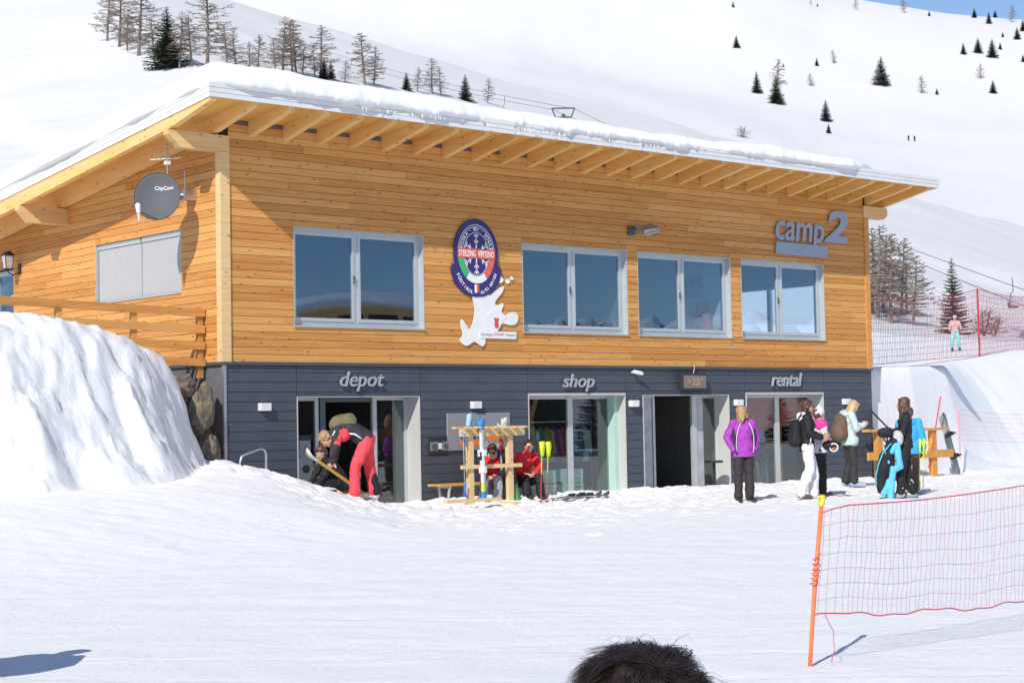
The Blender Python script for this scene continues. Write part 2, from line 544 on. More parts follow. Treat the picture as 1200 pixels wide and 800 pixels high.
def _hermite(x, xs, Y):
    i = np.clip(np.searchsorted(xs, x) - 1, 0, len(xs) - 2)
    h = xs[i + 1] - xs[i]; t = np.clip((x - xs[i]) / h, 0, 1)
    dl = np.diff(Y, axis=0) / np.diff(xs)[:, None]
    m = np.zeros_like(Y); m[1:-1] = np.where(dl[1:] * dl[:-1] > 0, 2 * dl[1:] * dl[:-1] / (dl[1:] + dl[:-1] + 1e-12), 0)
    return i, h, t, m
def Hfar(x, y):
    dx, dy = x - CAM[0], y - CAM[1]
    p = dx * math.sin(YAW) + dy * math.cos(YAW)
    q = dx * math.cos(YAW) - dy * math.sin(YAW)
    pc = np.clip(p, 1.0, 2199)
    th = np.clip(q / pc, -0.9, 0.9)
    i, h, t, m = _hermite(pc, PN, ZN)
    j = np.clip(np.searchsorted(TN, th) - 1, 0, len(TN) - 2)
    s = (th - TN[j]) / (TN[j + 1] - TN[j])
    def col(jj):
        y0, y1, m0, m1 = ZN[i, jj], ZN[i + 1, jj], m[i, jj], m[i + 1, jj]
        return (2*t**3-3*t**2+1)*y0 + (t**3-2*t**2+t)*h*m0 + (-2*t**3+3*t**2)*y1 + (t**3-t**2)*h*m1
    z = col(j) * (1 - s) + col(j + 1) * s
    amp = np.clip((p - 100) / 400, 0, 1)
    z = z + amp * (fbm(x / 90, y / 90, 4) * 1.5 + fbm(x / 22, y / 22, 3) * 0.5)
    # the near piste shoulder on the left: a ridge line coming down towards the hut
    RA = [(-0.26, 330, 91 + 0), (-0.190, 200, 41.5), (-0.074, 130, 18.8), (-0.03, 100, 8.0)]
    pts = [(tt * pp, pp, zz) for tt, pp, zz in RA]
    # extend beyond both ends
    a, b = pts[0], pts[1]
    pts.insert(0, (a[0] + (a[0] - b[0]) * 4, a[1] + (a[1] - b[1]) * 4, a[2] + (a[2] - b[2]) * 1.5))
    best = np.full(np.shape(p), 1e9); zr = np.zeros(np.shape(p)); sg = np.zeros(np.shape(p))
    for (q0, p0, z0), (q1, p1, z1) in zip(pts[:-1], pts[1:]):
        ex, ey = q1 - q0, p1 - p0; L2 = ex * ex + ey * ey
        tt = np.clip(((q - q0) * ex + (p - p0) * ey) / L2, 0, 1)
        ddx, ddy = q - (q0 + tt * ex), p - (p0 + tt * ey)
        d = np.hypot(ddx, ddy); cr = ex * ddy - ey * ddx
        k = d < best
        best = np.where(k, d, best); zr = np.where(k, z0 + tt * (z1 - z0), zr); sg = np.where(k, cr, sg)
    ridge = zr - np.where(sg < 0, 0.24 * best, 0.22 * best) + fbm(x / 30, y / 30, 3) * 0.8
    k = 1.5
    zmax = np.maximum(z, ridge) + np.maximum(0, k - np.abs(z - ridge)) ** 2 / (4 * k)
    return np.where(p > 60, np.where(p < 110, z + (zmax - z) * ss((p - 60) / 50), zmax), z)

# foot line of the snow: travelling east, the raised snow lies to the left
FOOT = [(-400, -60, -1.4, 2.2, .6, 4.5), (-60, -9, -1.4, 2.2, .6, 4.5), (-30, -6, -1.4, 2.0, .65, 4.5), (-14, -4.2, -1.9, 2.2, .7, 5.5), (-6, -3.5, -1.88, 2.1, .72, 5.0),
        (-3, -2.85, -1.86, 1.9, .62, 4.4), (-1.6, -1.80, -1.76, 1.4, .42, 3.6), (-.74, -.82, -1.62, .85, .12, 3.0), (-.48, -.28, -1.6, .5, -.30, 2.4),
        (-.5, 1.2, -1.2, .5, -.1, 2.4), (-.4, 14.4, -1.0, .6, -.1, 2.4), (17.4, 14.4, -1.0, .8, .1, 2.0), (17.03, .34, -2.5, .22, .05, 1.0),
        (17.5, .22, -2.5, .25, .05, 1), (19.5, .42, -2.5, .35, .1, 1.5), (22, .85, -2.5, .7, .15, 2), (27, 2.0, -2.5, 2.6, .25, 2), (40, 4, -2.5, 5, .3, 2), (70, 8, -2.5, 7, .8, 2), (400, 40, -2.5, 9, 1, 2)]
def H(x, y, detail=True):
    x = np.asarray(x, float); y = np.asarray(y, float)
    best = np.full(x.shape, 1e9); sg = np.zeros(x.shape); A = [np.zeros(x.shape) for _ in range(4)]
    for a, b in zip(FOOT[:-1], FOOT[1:]):
        ex, ey = b[0] - a[0], b[1] - a[1]
        t = np.clip(((x - a[0]) * ex + (y - a[1]) * ey) / (ex * ex + ey * ey), 0, 1)
        ddx, ddy = x - (a[0] + t * ex), y - (a[1] + t * ey)
        d = np.hypot(ddx, ddy); k = d < best - 1e-9
        cr = ex * ddy - ey * ddx
        best = np.where(k, d, best); sg = np.where(k, cr, sg)
        for i in range(4): A[i] = np.where(k, a[2 + i] + t * (b[2 + i] - a[2 + i]), A[i])
    zf, wd, cs, wa = A
    wob = fbm(x * 0.9, y * 0.9, 3) * 0.22 * np.where(x < 8, 1, 0.12) if detail else 0
    inside = sg > 0
    dn = np.clip((best + wob * np.clip(wd, 0, 2) * 0.5) / wd, 0, 1)
    prof = 0.70 * ss(dn) + 0.30 * (1 - (1 - np.clip(dn * 1.05 - .05, 0, 1)) ** 2.0)
    hf = Hfar(x, y)
    zin = zf + (cs + (hf - 0.1) - zf) * prof
    if detail:
        edge = np.where(inside, 4 * dn * (1 - dn) * 0.8 + 0.2, 0)
        fall = fbm((x * 0.83 - y * 0.5) * 1.7, (x * 0.5 + y * 0.83) * 1.1, 5, 0.58)
        zin = zin + edge * (fall * 0.075 - np.abs(fbm((x * .83 - y * .5) * 4.2, (x * .5 + y * .83) * 2.6 + 5, 4, 0.6)) * 0.075 + fbm(x * 9, y * 9, 4, 0.7) * 0.05) * np.where(x < 10, 1, 0.07 + 0.05 * ss((x - 21) / 5))
    # terrace behind the timber rail on the left
    mt = ss((y - 0.5) / 0.5) * (x < 1) * (1 - ss((y - 16) / 30))
    zin = zin * (1 - mt) + (-0.12) * mt
    zout = -2.5 + (zf + 2.5) * (1 - ss(best / wa))
    z = np.where(inside, zin, zout)
    if detail:
        near = np.clip(1 - np.abs(best) / 60, 0, 1) * (~inside)
        z = z + near * (fbm(x * 0.16, y * 0.16, 2) * 0.02 + fbm((x * .755 - y * .656) * 0.9, (x * .656 + y * .755) * 3.2, 4) * 0.007 + fbm(x * 3.1, y * 3.1, 4, .6) * 0.007)
        hum = np.exp(-((y + 0.7) / 0.75) ** 2) * ss((x - 2.6) / 1.5) * (1 - ss((x - 8.5) / 4))
        z = z + (~inside) * hum * (0.11 + 0.05 * fbm(x * 3.5, y * 3.5, 3))
        z = z + (~inside) * .17 * np.exp(-((x - 1.2) ** 2 + (y + 2.2) ** 2) / 1.3 ** 2)
        lump = np.exp(-((y + 0.1) / 0.35) ** 2) * (x > -.3) * (x < 17.5)
        z = z + (~inside) * lump * (0.04 + 0.035 * fbm(x * 4, y * 4, 3))
    inb = (x > 0.05) & (x < 16.95) & (y > 0.32) & (y < 13.9)
    z = np.where(inb, -2.75, z)
    return z
def h1(x, y): return float(H(np.array([x]), np.array([y]))[0])

def grid_obj(name, X, Y, Z, mat, skip=None):
    n, m = X.shape
    me = bpy.data.meshes.new(name)
    co = np.stack([X, Y, Z], -1).reshape(-1, 3)
    i, j = np.meshgrid(np.arange(n - 1), np.arange(m - 1), indexing='ij')
    q = np.stack([i * m + j, (i + 1) * m + j, (i + 1) * m + j + 1, i * m + j + 1], -1).reshape(-1, 4)
    if skip is not None: q = q[~skip[:-1, :-1].reshape(-1)]
    me.vertices.add(len(co)); me.vertices.foreach_set("co", co.ravel())
    me.loops.add(q.size); me.loops.foreach_set("vertex_index", q.ravel().astype(np.int32))
    me.polygons.add(len(q)); me.polygons.foreach_set("loop_start", np.arange(0, q.size, 4, dtype=np.int32))
    me.polygons.foreach_set("loop_total", np.full(len(q), 4, dtype=np.int32))
    me.polygons.foreach_set("use_smooth", np.ones(len(q), bool))
    me.update(calc_edges=True); me.validate()
    me.materials.append(mat)
    o = bpy.data.objects.new(name, me); link(o)
    return o

def trample(X, Y, Z):
    """boot prints and scuffs where people walk in front of the doors"""
    r = np.random.RandomState(11)
    for _ in range(900):
        cx, cy = r.uniform(-1, 18), -0.6 - abs(r.randn()) * 2.9
        a = r.uniform(0, 3.14); d = r.uniform(.02, .055)
        i0, i1 = np.searchsorted(X[:, 0], [cx - .4, cx + .4]); j0, j1 = np.searchsorted(Y[0], [cy - .4, cy + .4])
        dx, dy = X[i0:i1, j0:j1] - cx, Y[i0:i1, j0:j1] - cy
        u, v = dx * math.cos(a) + dy * math.sin(a), -dx * math.sin(a) + dy * math.cos(a)
        rr = (u / .17) ** 2 + (v / .085) ** 2
        Z[i0:i1, j0:j1] += -d * np.exp(-rr ** 1.5) + .35 * d * np.exp(-((np.sqrt(rr) - 1.5) / .35) ** 2)
    return Z

def steps(segs):
    out = []
    for a, b, s in segs: out += list(np.arange(a, b, s))
    out.append(segs[-1][1]); return np.array(out)
xs = steps([(-40, -16, .3), (-16, -8, .12), (-8, 4, .07), (4, 18, .075), (18, 28, .12), (28, 56, .35)])
ys = steps([(-40, -25, .5), (-25, -8, .12), (-8, -3, .07), (-3, 1.6, .06), (1.6, 8, .16), (8, 34, .4)])
X, Y = np.meshgrid(xs, ys, indexing='ij')
g = grid_obj("snow_ground", X, Y, trample(X, Y, H(X, Y)), M_snow)
tag(g, kind='structure')
# the wide slope: rings round the hut out to the skyline
rr = np.concatenate([np.arange(16, 48, 1.6), 48 * (1500 / 48) ** (np.linspace(0, 1, 150)[1:])])
aa = np.radians(np.concatenate([np.linspace(-58, -28, 20), np.linspace(-27.5, 27.5, 190), np.linspace(28, 58, 20)]))
RRr, AA = np.meshgrid(rr, aa, indexing='ij')
X = CAM[0] + RRr * np.sin(YAW + AA); Y = CAM[1] + RRr * np.cos(YAW + AA)
Z = H(X, Y, False)
innear = (X > -37) & (X < 53) & (Y > -37) & (Y < 31)
Z = np.where(innear, -6.0, Z - 0.03)
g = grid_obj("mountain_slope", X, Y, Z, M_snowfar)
tag(g, kind='structure')
# the valley and rocky range behind the photographer (what the panes mirror)
m, ntr, b = new_mat("rock_and_snow")
geo = N(ntr, "ShaderNodeNewGeometry"); sep = N(ntr, "ShaderNodeSeparateXYZ")
ntr.links.new(geo.outputs["Normal"], sep.inputs[0])
nf, _ = pos_noise(ntr, (1, 1, 1), 0.012, 8, 0.65)
ad = N(ntr, "ShaderNodeMath", operation='MULTIPLY_ADD'); ntr.links.new(nf, ad.inputs[0]); ad.inputs[1].default_value = 0.9
ntr.links.new(sep.outputs[2], ad.inputs[2])
ntr.links.new(ramp(ntr, ad.outputs[0], [(0.92, (0.20, 0.19, 0.185)), (1.08, (0.80, 0.80, 0.81))]), b.inputs["Base Color"])
b.inputs["Roughness"].default_value = 0.9
M_range = m
rr = np.concatenate([np.array([14, 18, 22, 26, 30]), 30 * (1300 / 30) ** (np.linspace(0, 1, 60)[1:]), np.linspace(1300, 2700, 140)[1:]])
aa = np.radians(np.concatenate([np.linspace(56, 112, 300), np.linspace(113, 304, 160)]))
RRr, AA = np.meshgrid(rr, aa, indexing='ij')
X = CAM[0] + RRr * np.sin(YAW + AA); Y = CAM[1] + RRr * np.cos(YAW + AA)
deg = np.degrees(AA)
peak = np.exp(-((RRr - 2050) / 480) ** 2)
rough = 1 - np.abs(fbm(X / 330, Y / 330, 7, 0.55))
Z = -2.5 + 16 * ss((RRr - 120) / 500) + peak * (38 + 74 * rough ** 1.6) + 10 * np.exp(-((RRr - 900) / 300) ** 2) * (0.6 + 0.4 * fbm(X / 250, Y / 250, 4))
side = 1 - ss((90 - np.abs(deg - 180) + 24) / 12)
side = np.where(np.abs(deg - 180) > 112, ss((np.abs(deg - 180) - 112) / 10), 0)
Zs = H(X, Y, False)
Z = Z * (1 - side) + Zs * side
innear = (X > -37) & (X < 53) & (Y > -37) & (Y < 31)
Z = np.where(innear, -6.0, Z - 0.03)
g = grid_obj("mountain_range", X, Y, Z, M_range)
tag(g, kind='structure')
# ------------------------------------------------------------------ the hut
hut = empty("ski_hut", (0, 0, 0), "two-storey hut of orange larch boards over grey-blue cladding under a snowy sloping roof", "building")
UPW = [(1.395, 4.173), (6.518, 9.285), (9.58, 12.336), (12.66, 15.41)]
UZ0, UZ1 = 0.623, 2.291
DRS = [(1.43, 4.04), (6.61, 9.165), (9.65, 12.20), (12.73, 15.29)]
DZ = -0.57
ROW = 0.1262
OPEN_F = [(a, b, UZ0, UZ1) for a, b in UPW]
OPEN_D = [(a, b, -3.0, DZ) for a, b in DRS]

def clip_rows(x0, x1, zlo, zhi, opens, joints):
    """cut one row of boards by the openings it meets -> boxes (xa, xb, za, zb)"""
    cuts = {x0, x1} | {j for j in joints if x0 + .2 < j < x1 - .2}
    for a, b, c, d in opens:
        if d > zlo and c < zhi: cuts |= {a, b}
    cuts = sorted(c for c in cuts if x0 <= c <= x1)
    out = []
    for a, b in zip(cuts[:-1], cuts[1:]):
        if b - a < 0.03: continue
        za, zb = zlo, zhi
        mid = (a + b) / 2
        for oa, ob, oc, od in opens:
            if oa < mid < ob and od > za and oc < zb:
                if oc <= za and od >= zb: za = zb = 0; break
                if oc > za: zb = oc
                else: za = od
        if zb - za > 0.012: out.append((a, b, za, zb))
    return out

# backing walls with their openings
def wall_cells(opens, x0, x1, z0, z1):
    bx = sorted({x0, x1} | {v for o in opens for v in o[:2]}); bz = sorted({z0, z1} | {min(max(v, z0), z1) for o in opens for v in o[2:]})
    for a, b in zip(bx[:-1], bx[1:]):
        run = None
        for c, d in zip(bz[:-1], bz[1:]):
            hole = any(o[0] < (a + b) / 2 < o[1] and o[2] < (c + d) / 2 < o[3] for o in opens)
            if hole:
                if run: yield (a, b, *run); run = None
            else: run = (run[0], d) if run else (c, d)
        if run: yield (a, b, *run)
sh = Sh()
for a, b, c, d in wall_cells(OPEN_F, 0.03, 16.97, 0.0, 3.95): sh.box(a, b, .028, .30, c, d)
sh.build("wall", M_clad_dark, hut)
sh = Sh()
for a, b, c, d in wall_cells(OPEN_D, 0.03, 16.97, -2.8, -0.003): sh.box(a, b, .028, .40, c, d)
sh.build("wall", M_clad_dark, hut)
# left wall: backing under the roof slope, opening for the side window and the side door
LW = (1.29, 4.34, 1.224, 2.287); LD = (7.75, 9.6, 0.0, 2.13)
zw = lambda y: 3.72 - 0.119 * y
sh = Sh()
ys_ = [0.31, LW[0], LW[1], LD[0], LD[1], 14.0]
for i, (a, b) in enumerate(zip(ys_[:-1], ys_[1:])):
    o = LW if i == 1 else LD if i == 3 else None
    segs = [(-0.003, None)] if o is None else [(-0.003, o[2]), (o[3], None)]
    for c, d in segs:
        if d is not None and d - c < .01: continue
        pts = [(a, c), (b, c), (b, d if d is not None else zw(b)), (a, d if d is not None else zw(a))]
        sh.prism(pts, 0.028, 0.30, axis=0)
sh.build("wall", M_clad_dark, hut)
sh = Sh(); sh.box(0.012, .30, .41, 14.0, -2.8, -0.006); sh.box(0.012, 0.03, 0.02, 0.41, -2.8, -0.006); sh.build("wall", M_greywall, hut)
GW = (0.9, 4.7, 0.45, 2.05)          # gable window: daylight and snow seen right through the corner room
sh = Sh()
for a, b, segs in ((.31, GW[0], [(-2.8, None)]), (GW[0], GW[1], [(-2.8, GW[2]), (GW[3], None)]), (GW[1], 14.0, [(-2.8, None)])):
    for c, d in segs: sh.prism([(a, c), (b, c), (b, d if d is not None else zw(b)), (a, d if d is not None else zw(a))], 16.72, 16.985, axis=0)
sh.prism([(0.32, -2.8), (16.7, -2.8), (16.7, 2.0), (0.32, 2.0)], 13.75, 14.0, axis=1)
sh.build("wall", M_clad_dark, hut)
# larch boards on the right gable (out of sight of the photograph, seen from a step to the side)
sh = Sh()
for k in range(30):
    z0 = k * ROW; y1 = min(14, (3.75 - z0) / .119)
    hit_ = z0 + ROW > GW[2] and z0 < GW[3]
    if y1 > .3:
        for a, b in (((.12, GW[0]), (GW[1], y1)) if hit_ and y1 > GW[1] else ((.12, y1),)): sh.box(16.986, 17.0, a, b, z0 + .003, z0 + ROW - .003)
tag(sh.build("plank_cladding", M_plank, hut), kind="stuff")
sh = Sh(); ym_ = (GW[0] + GW[1]) / 2
for a, b, c, d in ((GW[0], GW[0] + .07, GW[2], GW[3]), (GW[1] - .07, GW[1], GW[2], GW[3]), (ym_ - .05, ym_ + .05, GW[2] + .07, GW[3] - .07), (GW[0] + .07, GW[1] - .07, GW[2], GW[2] + .07), (GW[0] + .07, GW[1] - .07, GW[3] - .07, GW[3])):
    sh.box(16.80, 16.88, a, b, c, d)
gw_ = sh.build("window", M_alu, hut)

# front boards
nrows = 31
for k in range(nrows):
    z0, z1 = k * ROW + 0.0035, (k + 1) * ROW - 0.0035
    x = rnd.uniform(0.8, 4.2); js = []
    while x < 16.5:
        js.append(x); x += rnd.choice([3.1, 3.8, 4.3, 4.9]) + rnd.uniform(-.3, .3)
    for a, b, c, d in clip_rows(0.152, 16.87, z0, z1, OPEN_F, js):
        pr = rnd.uniform(-.0035, .0035)
        block("plank", a + .0015, b - .0015, pr, .0265, c, d, M_plank, hut)
# left boards
for k in range(30):
    z0, z1 = k * ROW + 0.0035, (k + 1) * ROW - 0.0035
    ym = min(13.98, (3.72 + .14 - z0) / .119)
    y = rnd.uniform(2.0, 4.5); js = []
    while y < ym:
        js.append(y); y += rnd.uniform(3.0, 4.6)
    for a, b, c, d in clip_rows(0.122, ym, z0, z1, [LW, LD], js):
        pr = rnd.uniform(-.0035, .0035)
        block("plank", pr, .0265, a + .0015, b - .0015, c, d, M_plank, hut)
# corner posts
block("corner_post", -.028, .15, -.03, .12, 0.0, 3.425, M_beam, hut)
block("corner_post", 16.872, 17.03, -.03, .12, 0.0, 3.425, M_plank, hut)
# dark drip flashing under the boards
sh = Sh(); sh.box(-.035, 17.02, -.045, .027, -.052, -.002); sh.box(-.0345, .027, .028, 14, -.051, -.0025)
sh.build("flashing", M_clad, hut)

# ground-floor cladding boards
seams = [0.06, 1.425, 4.06, 6.595, 9.19, 9.635, 12.215, 12.70, 15.31, 16.975]
CR = 0.1622
zs_ = [-.056, -.168]
while zs_[-1] > -2.75: zs_.append(zs_[-1] - CR)
for a, b in zip(seams[:-1], seams[1:]):
    for zt_, zb_ in zip(zs_[:-1], zs_[1:]):
        for c in clip_rows(a + .005, b - .005, zb_ + .004, zt_ - .004, [(x0 - .012, x1 + .012, -3, DZ + 0.045) for x0, x1 in DRS], []):
            if c[3] - c[2] < .02: continue
            block("cladding_board", c[0], c[1], -.0 + rnd.uniform(-.001, .001), .027, c[2], c[3], M_clad, hut)
block("corner_trim", .004, .055, -.022, .027, -2.75, -.056, M_steel, hut)
block("corner_trim", 16.98, 17.0, -.006, .027, -2.75, -.056, M_clad, hut)

# roof: rafters, boarding, purlins, fascia in three courses
zbf = lambda y: 3.916 - 0.107 * y
YF, YB, XL, XR = -1.25, 14.3, -0.95, 18.05
def rafter(x0, x1, name="rafter", y0=-1.2):
    sh = Sh()
    top = lambda y: 3.985 - .107 * y
    sh.prism([(y0, 3.735 + .212 * (-y0)), (0, 3.735), (YB - .05, 3.735 - .119 * (YB - .05)), (YB - .05, top(YB - .05)), (y0, top(y0))], x0, x1, axis=0)
    return sh.build(name, M_rafter, hut)
r0 = rafter(0, .115)
r0.location.x = -.145
for k in range(0, 26):
    c = r0.copy(); COL.objects.link(c); c.location.x = .54 + .685 * k - .0; c.parent = hut
rafter(-.925, -.81, "barge_rafter", -1.22)
sh = Sh(); sh.prism([(YF + .03, 3.986 - .107 * (YF + .03)), (YB, 3.986 - .107 * YB), (YB, 4.03 - .107 * YB), (YF + .03, 4.03 - .107 * (YF + .03))], XL + .03, XR - .03, axis=0)
sh.build("soffit", M_soffit, hut)
sh = Sh(); sh.prism([(YF + .03, 4.032 - .107 * (YF + .03)), (YB, 4.032 - .107 * YB), (YB, 4.10 - .107 * YB), (YF + .03, 4.10 - .107 * (YF + .03))], XL + .03, XR - .03, axis=0)
sh.build("roof", M_fascia, hut)
for i in range(3):
    lo, hi = .075 * i, .075 * (i + 1) - .004
    px = .005 * i
    z = zbf(YF)
    block("fascia_board", XL - px, XR + px, YF - px, YF + .028 - px, z + lo, z + hi, M_fascia, hut)
    for (a, b) in ((XL - px, XL + .028 - px), (XR - .028 + px, XR + px)):
        sh = Sh(); y0 = YF + .030 - px
        sh.prism([(y0, zbf(y0) + lo), (YB, zbf(YB) + lo), (YB, zbf(YB) + hi), (y0, zbf(y0) + hi)], a, b, axis=0)
        sh.build("fascia_board", M_fascia, hut)
def purlin(y0, y1, z0, z1, xa, xb, side):
    sh = Sh()
    if side < 0: pts = [(xb, z0), (xb, z1), (xa, z1), (xa, z1 - .07), (xa + .22, z0)]
    else: pts = [(xa, z0), (xb - .12, z0), (xb, z0 + .1), (xb, z1 - .04), (xb - .03, z1), (xa, z1)]
    sh.prism(pts, y0, y1, axis=1)
    return sh.build("purlin", M_beam, hut)
purlin(-.031, .14, 3.43, 3.70, -.97, .15, -1)
purlin(-.031, .14, 3.43, 3.70, 16.87, 17.74, 1)
purlin(5.42, 5.60, 2.77, 3.07, -.97, .02, -1)
purlin(10.6, 10.78, 2.17, 2.46, -.97, .02, -1)
sh = Sh(); sh.box(.1, 16.9, .004, .03, 3.915, 3.972); sh.build("vent_strip", M_greywall, hut)

# upper windows
def upper_window(x0, x1, tilt=False):
    fr = Sh(); y0, y1 = .115, .175
    z0, z1 = UZ0, UZ1
    mid = (x0 + x1) / 2 - .02
    fr.box(x0, x1, y0, y1, z1 - .06, z1); fr.box(x0, x1, y0, y1, z0, z0 + .085)
    fr.box(x0, x0 + .06, y0, y1, z0 + .085, z1 - .06); fr.box(x1 - .075, x1, y0, y1, z0 + .085, z1 - .06)
    fr.box(mid - .035, mid + .035, y0, y1, z0 + .085, z1 - .06)
    # metal lining of the reveal and the sill
    fr.box(x1 - .012, x1, -.006, y0, z0, z1); fr.box(x0, x0 + .012, -.006, y0, z0, z1)
    fr.box(x0 + .012, x1 - .012, -.004, y0, z1 - .012, z1)
    fr.box(x0 - .01, x1 + .01, -.035, y0, z0 - .022, z0 + .001)
    w = fr.build("window", M_alu, hut)
    for i, (a, b) in enumerate(((x0 + .062, mid - .037), (mid + .037, x1 - .077))):
        s = Sh(); ya, yb = .10, .16
        c, d = z0 + .087, z1 - .062
        s.box(a, b, ya, yb, d - .055, d); s.box(a, b, ya, yb, c, c + .06)
        s.box(a, a + .05, ya, yb, c + .06, d - .055); s.box(b - .05, b, ya, yb, c + .06, d - .055)
        so = s.build("sash", M_alu, w)
        g_ = Sh(); g_.box(a + .05, b - .05, .13, .138, c + .06, d - .055); g_.build("pane", M_glass, w)
        if i == 0:
            h = Sh(); h.box(b - .032, b - .012, .07, .10, (c + d) / 2 - .09, (c + d) / 2 + .05); h.build("handle", M_alu_dark, w)
    return w
for a, b in UPW: upper_window(a, b)

# side window with its grey blind closed
sh = Sh()
a, b, c, d = LW
sh.box(.10, .14, a, b, c, c + .03); sh.box(.10, .14, a, b, d - .03, d); sh.box(.10, .14, a, a + .03, c + .03, d - .03); sh.box(.10, .14, b - .03, b, c + .03, d - .03)
sh.box(.0, .10, b - .012, b, c, d); sh.box(0, .10, a, a + .012, c, d); sh.box(-.015, .10, a + .012, b - .012, c - .018, c)
sh.box(.04, .10, 2.72, 2.76, c, d - .11)
wv = sh.build("window", M_alu, hut)
n = 44
for (ya, yb) in ((a + .03, 2.715), (2.765, b - .03)):
    s = Sh()
    for k in range(n):
        z = c + (d - .1 - c) * k / n
        s.add([(.062, ya, z), (.062, yb, z), (.0655, yb, z + .0215), (.0655, ya, z + .0215), (.062, ya, z + .0215), (.062, yb, z + .0215)], [(0, 3, 2, 1), (3, 4, 5, 2)])
    tag(s.build("blind_slats", M_shutter, wv), kind="stuff")
sh = Sh(); sh.box(.045, .099, a + .013, 2.715, d - .095, d - .001); sh.box(.045, .099, 2.765, b - .013, d - .095, d - .001); sh.build("blind_box", M_alu, wv)
# side door
a, b, c, d = LD
sh = Sh(); sh.box(.10, .16, a, a + .1, 0, d); sh.box(.10, .16, b - .1, b, 0, d); sh.box(.10, .16, a + .1, b - .1, d - .1, d); sh.box(.10, .16, a + .1, b - .1, 0, .25)
sh.box(.10, .16, (a + b) / 2 - .05, (a + b) / 2 + .05, .25, d - .1)
dv = sh.build("door", M_alu, hut)
sh = Sh(); sh.box(.125, .133, a + .1, b - .1, .25, d - .1); sh.build("pane", M_glass, dv)

# ground-floor glazing, set back in pale linings
def lining(x0, x1, pale_top=True, m=M_reveal):
    s = Sh()
    s.box(x1 - .016, x1, -.006, .42, -2.75, DZ); s.box(x0, x0 + .016, -.006, .42, -2.75, DZ)
    s.box(x0 + .016, x1 - .016, -.004, .42, DZ - .014, DZ)
    o = s.build("door_lining", m, hut)
    if pale_top:
        block("lintel_trim", x0, x1, -.012, .02, DZ + .001, DZ + .04, m, hut)
    else:
        block("lintel_trim", x0, x1, -.008, .02, DZ + .001, DZ + .04, M_clad, hut)
    return o
for i, (a, b) in enumerate(DRS): lining(a, b, i in (1, 3))
YG = .38
def glazing(name, posts, panes, mat_post=M_alu, mat_glass=M_glass_shop, z0=-2.75, z1=DZ - .016, rails=()):
    s = Sh()
    s.box(posts[0][0], posts[0][1], YG - .01, YG + .05, z0, z1)
    xa, xb = min(p[0] for p in posts + panes), max(p[1] for p in posts + panes)
    o = s.build(name, mat_post, hut)
    for a, b in posts[1:]: block("frame_post", a, b, YG - .01, YG + .05, z0, z1, mat_post, o)
    for a, b in panes: block("frame_rail", a + .001, b - .001, YG, YG + .045, z1 - .05, z1, mat_post, o)
    for a, b in panes:
        lo = z0
        g_ = Sh(); g_.box(a, b, YG + .014, YG + .022, lo, z1 - .05); g_.build("pane", mat_glass, o)
    return o
# depot
dp = glazing("entrance_door", [(2.05, 2.12), (3.27, 3.36), (3.97, 4.02)], [(1.45, 2.05), (3.36, 3.97)])
sh = Sh(); sh.box(2.14, 2.25, YG - .03, YG + .06, -2.75, DZ - .016); sh.box(2.25, 3.27, YG + .02, YG + .06, DZ - .09, DZ - .016); sh.build("door_frame", M_alu_dark, dp)
block("frame_post", 3.80, 3.969, YG + .024, YG + .06, -2.75, DZ - .07, M_alu_dark, dp)
sh = Sh(); sh.box(1.50, 2.0, YG + .004, YG + .010, -2.7, -1.62); sh.build("frosted_panel", M_glass_frost, dp)
sh = Sh(); sh.box(1.70, 1.98, YG - .004, YG + .003, -1.30, -1.22); sh.build("notice", M_black, dp)
sh = Sh(); sh.box(1.72, 1.95, YG - .0035, YG + .003, -1.62, -1.31); sh.build("notice", plain("notice_paper", (.28, .28, .32), .6, var=.3, nscale=22), dp)
sh = Sh(); sh.tube([(1.86, YG - .012, -1.80), (1.86, YG + .003, -1.80)], .07, 14); sh.build("lock_disc", M_black, dp)
# shop
sp = glazing("shop_window", [(7.95, 8.08)], [(6.63, 7.95), (8.08, 9.05)])
sh = Sh(); sh.box(9.05, 9.148, .20, YG + .05, -2.75, DZ - .016); sh.build("frame_post", M_mint, sp)
# middle entrance: glass leaf pushed aside, a wide dark opening
e3 = glazing("entrance_door", [(10.30, 10.36), (11.46, 11.60)], [(9.67, 10.30), (11.60, 12.17)])
film = plain("sheer_film", (.42, .42, .45), .2, var=.2, nscale=3)
for a, b in ((9.70, 10.28), (11.62, 11.80)): block("frosted_panel", a, b, YG + .004, YG + .010, -2.7, DZ - .07, film, e3)
# rental
rt = glazing("shop_window", [(14.08, 14.22), (15.22, 15.27)], [(12.75, 14.08), (14.22, 15.22)])
# rooms
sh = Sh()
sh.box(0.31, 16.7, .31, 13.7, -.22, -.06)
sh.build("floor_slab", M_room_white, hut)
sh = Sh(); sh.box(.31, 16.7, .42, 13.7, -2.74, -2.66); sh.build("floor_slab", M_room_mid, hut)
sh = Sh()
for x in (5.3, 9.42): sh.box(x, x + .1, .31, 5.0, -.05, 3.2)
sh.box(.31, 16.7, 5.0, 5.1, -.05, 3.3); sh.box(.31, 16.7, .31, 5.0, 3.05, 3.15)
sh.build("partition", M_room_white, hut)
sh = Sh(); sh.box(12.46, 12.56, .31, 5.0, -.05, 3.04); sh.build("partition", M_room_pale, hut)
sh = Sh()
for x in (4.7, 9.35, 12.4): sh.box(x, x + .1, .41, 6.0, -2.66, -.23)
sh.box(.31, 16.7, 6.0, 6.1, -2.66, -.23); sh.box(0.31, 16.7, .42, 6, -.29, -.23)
sh.build("partition", M_room_dark, hut)

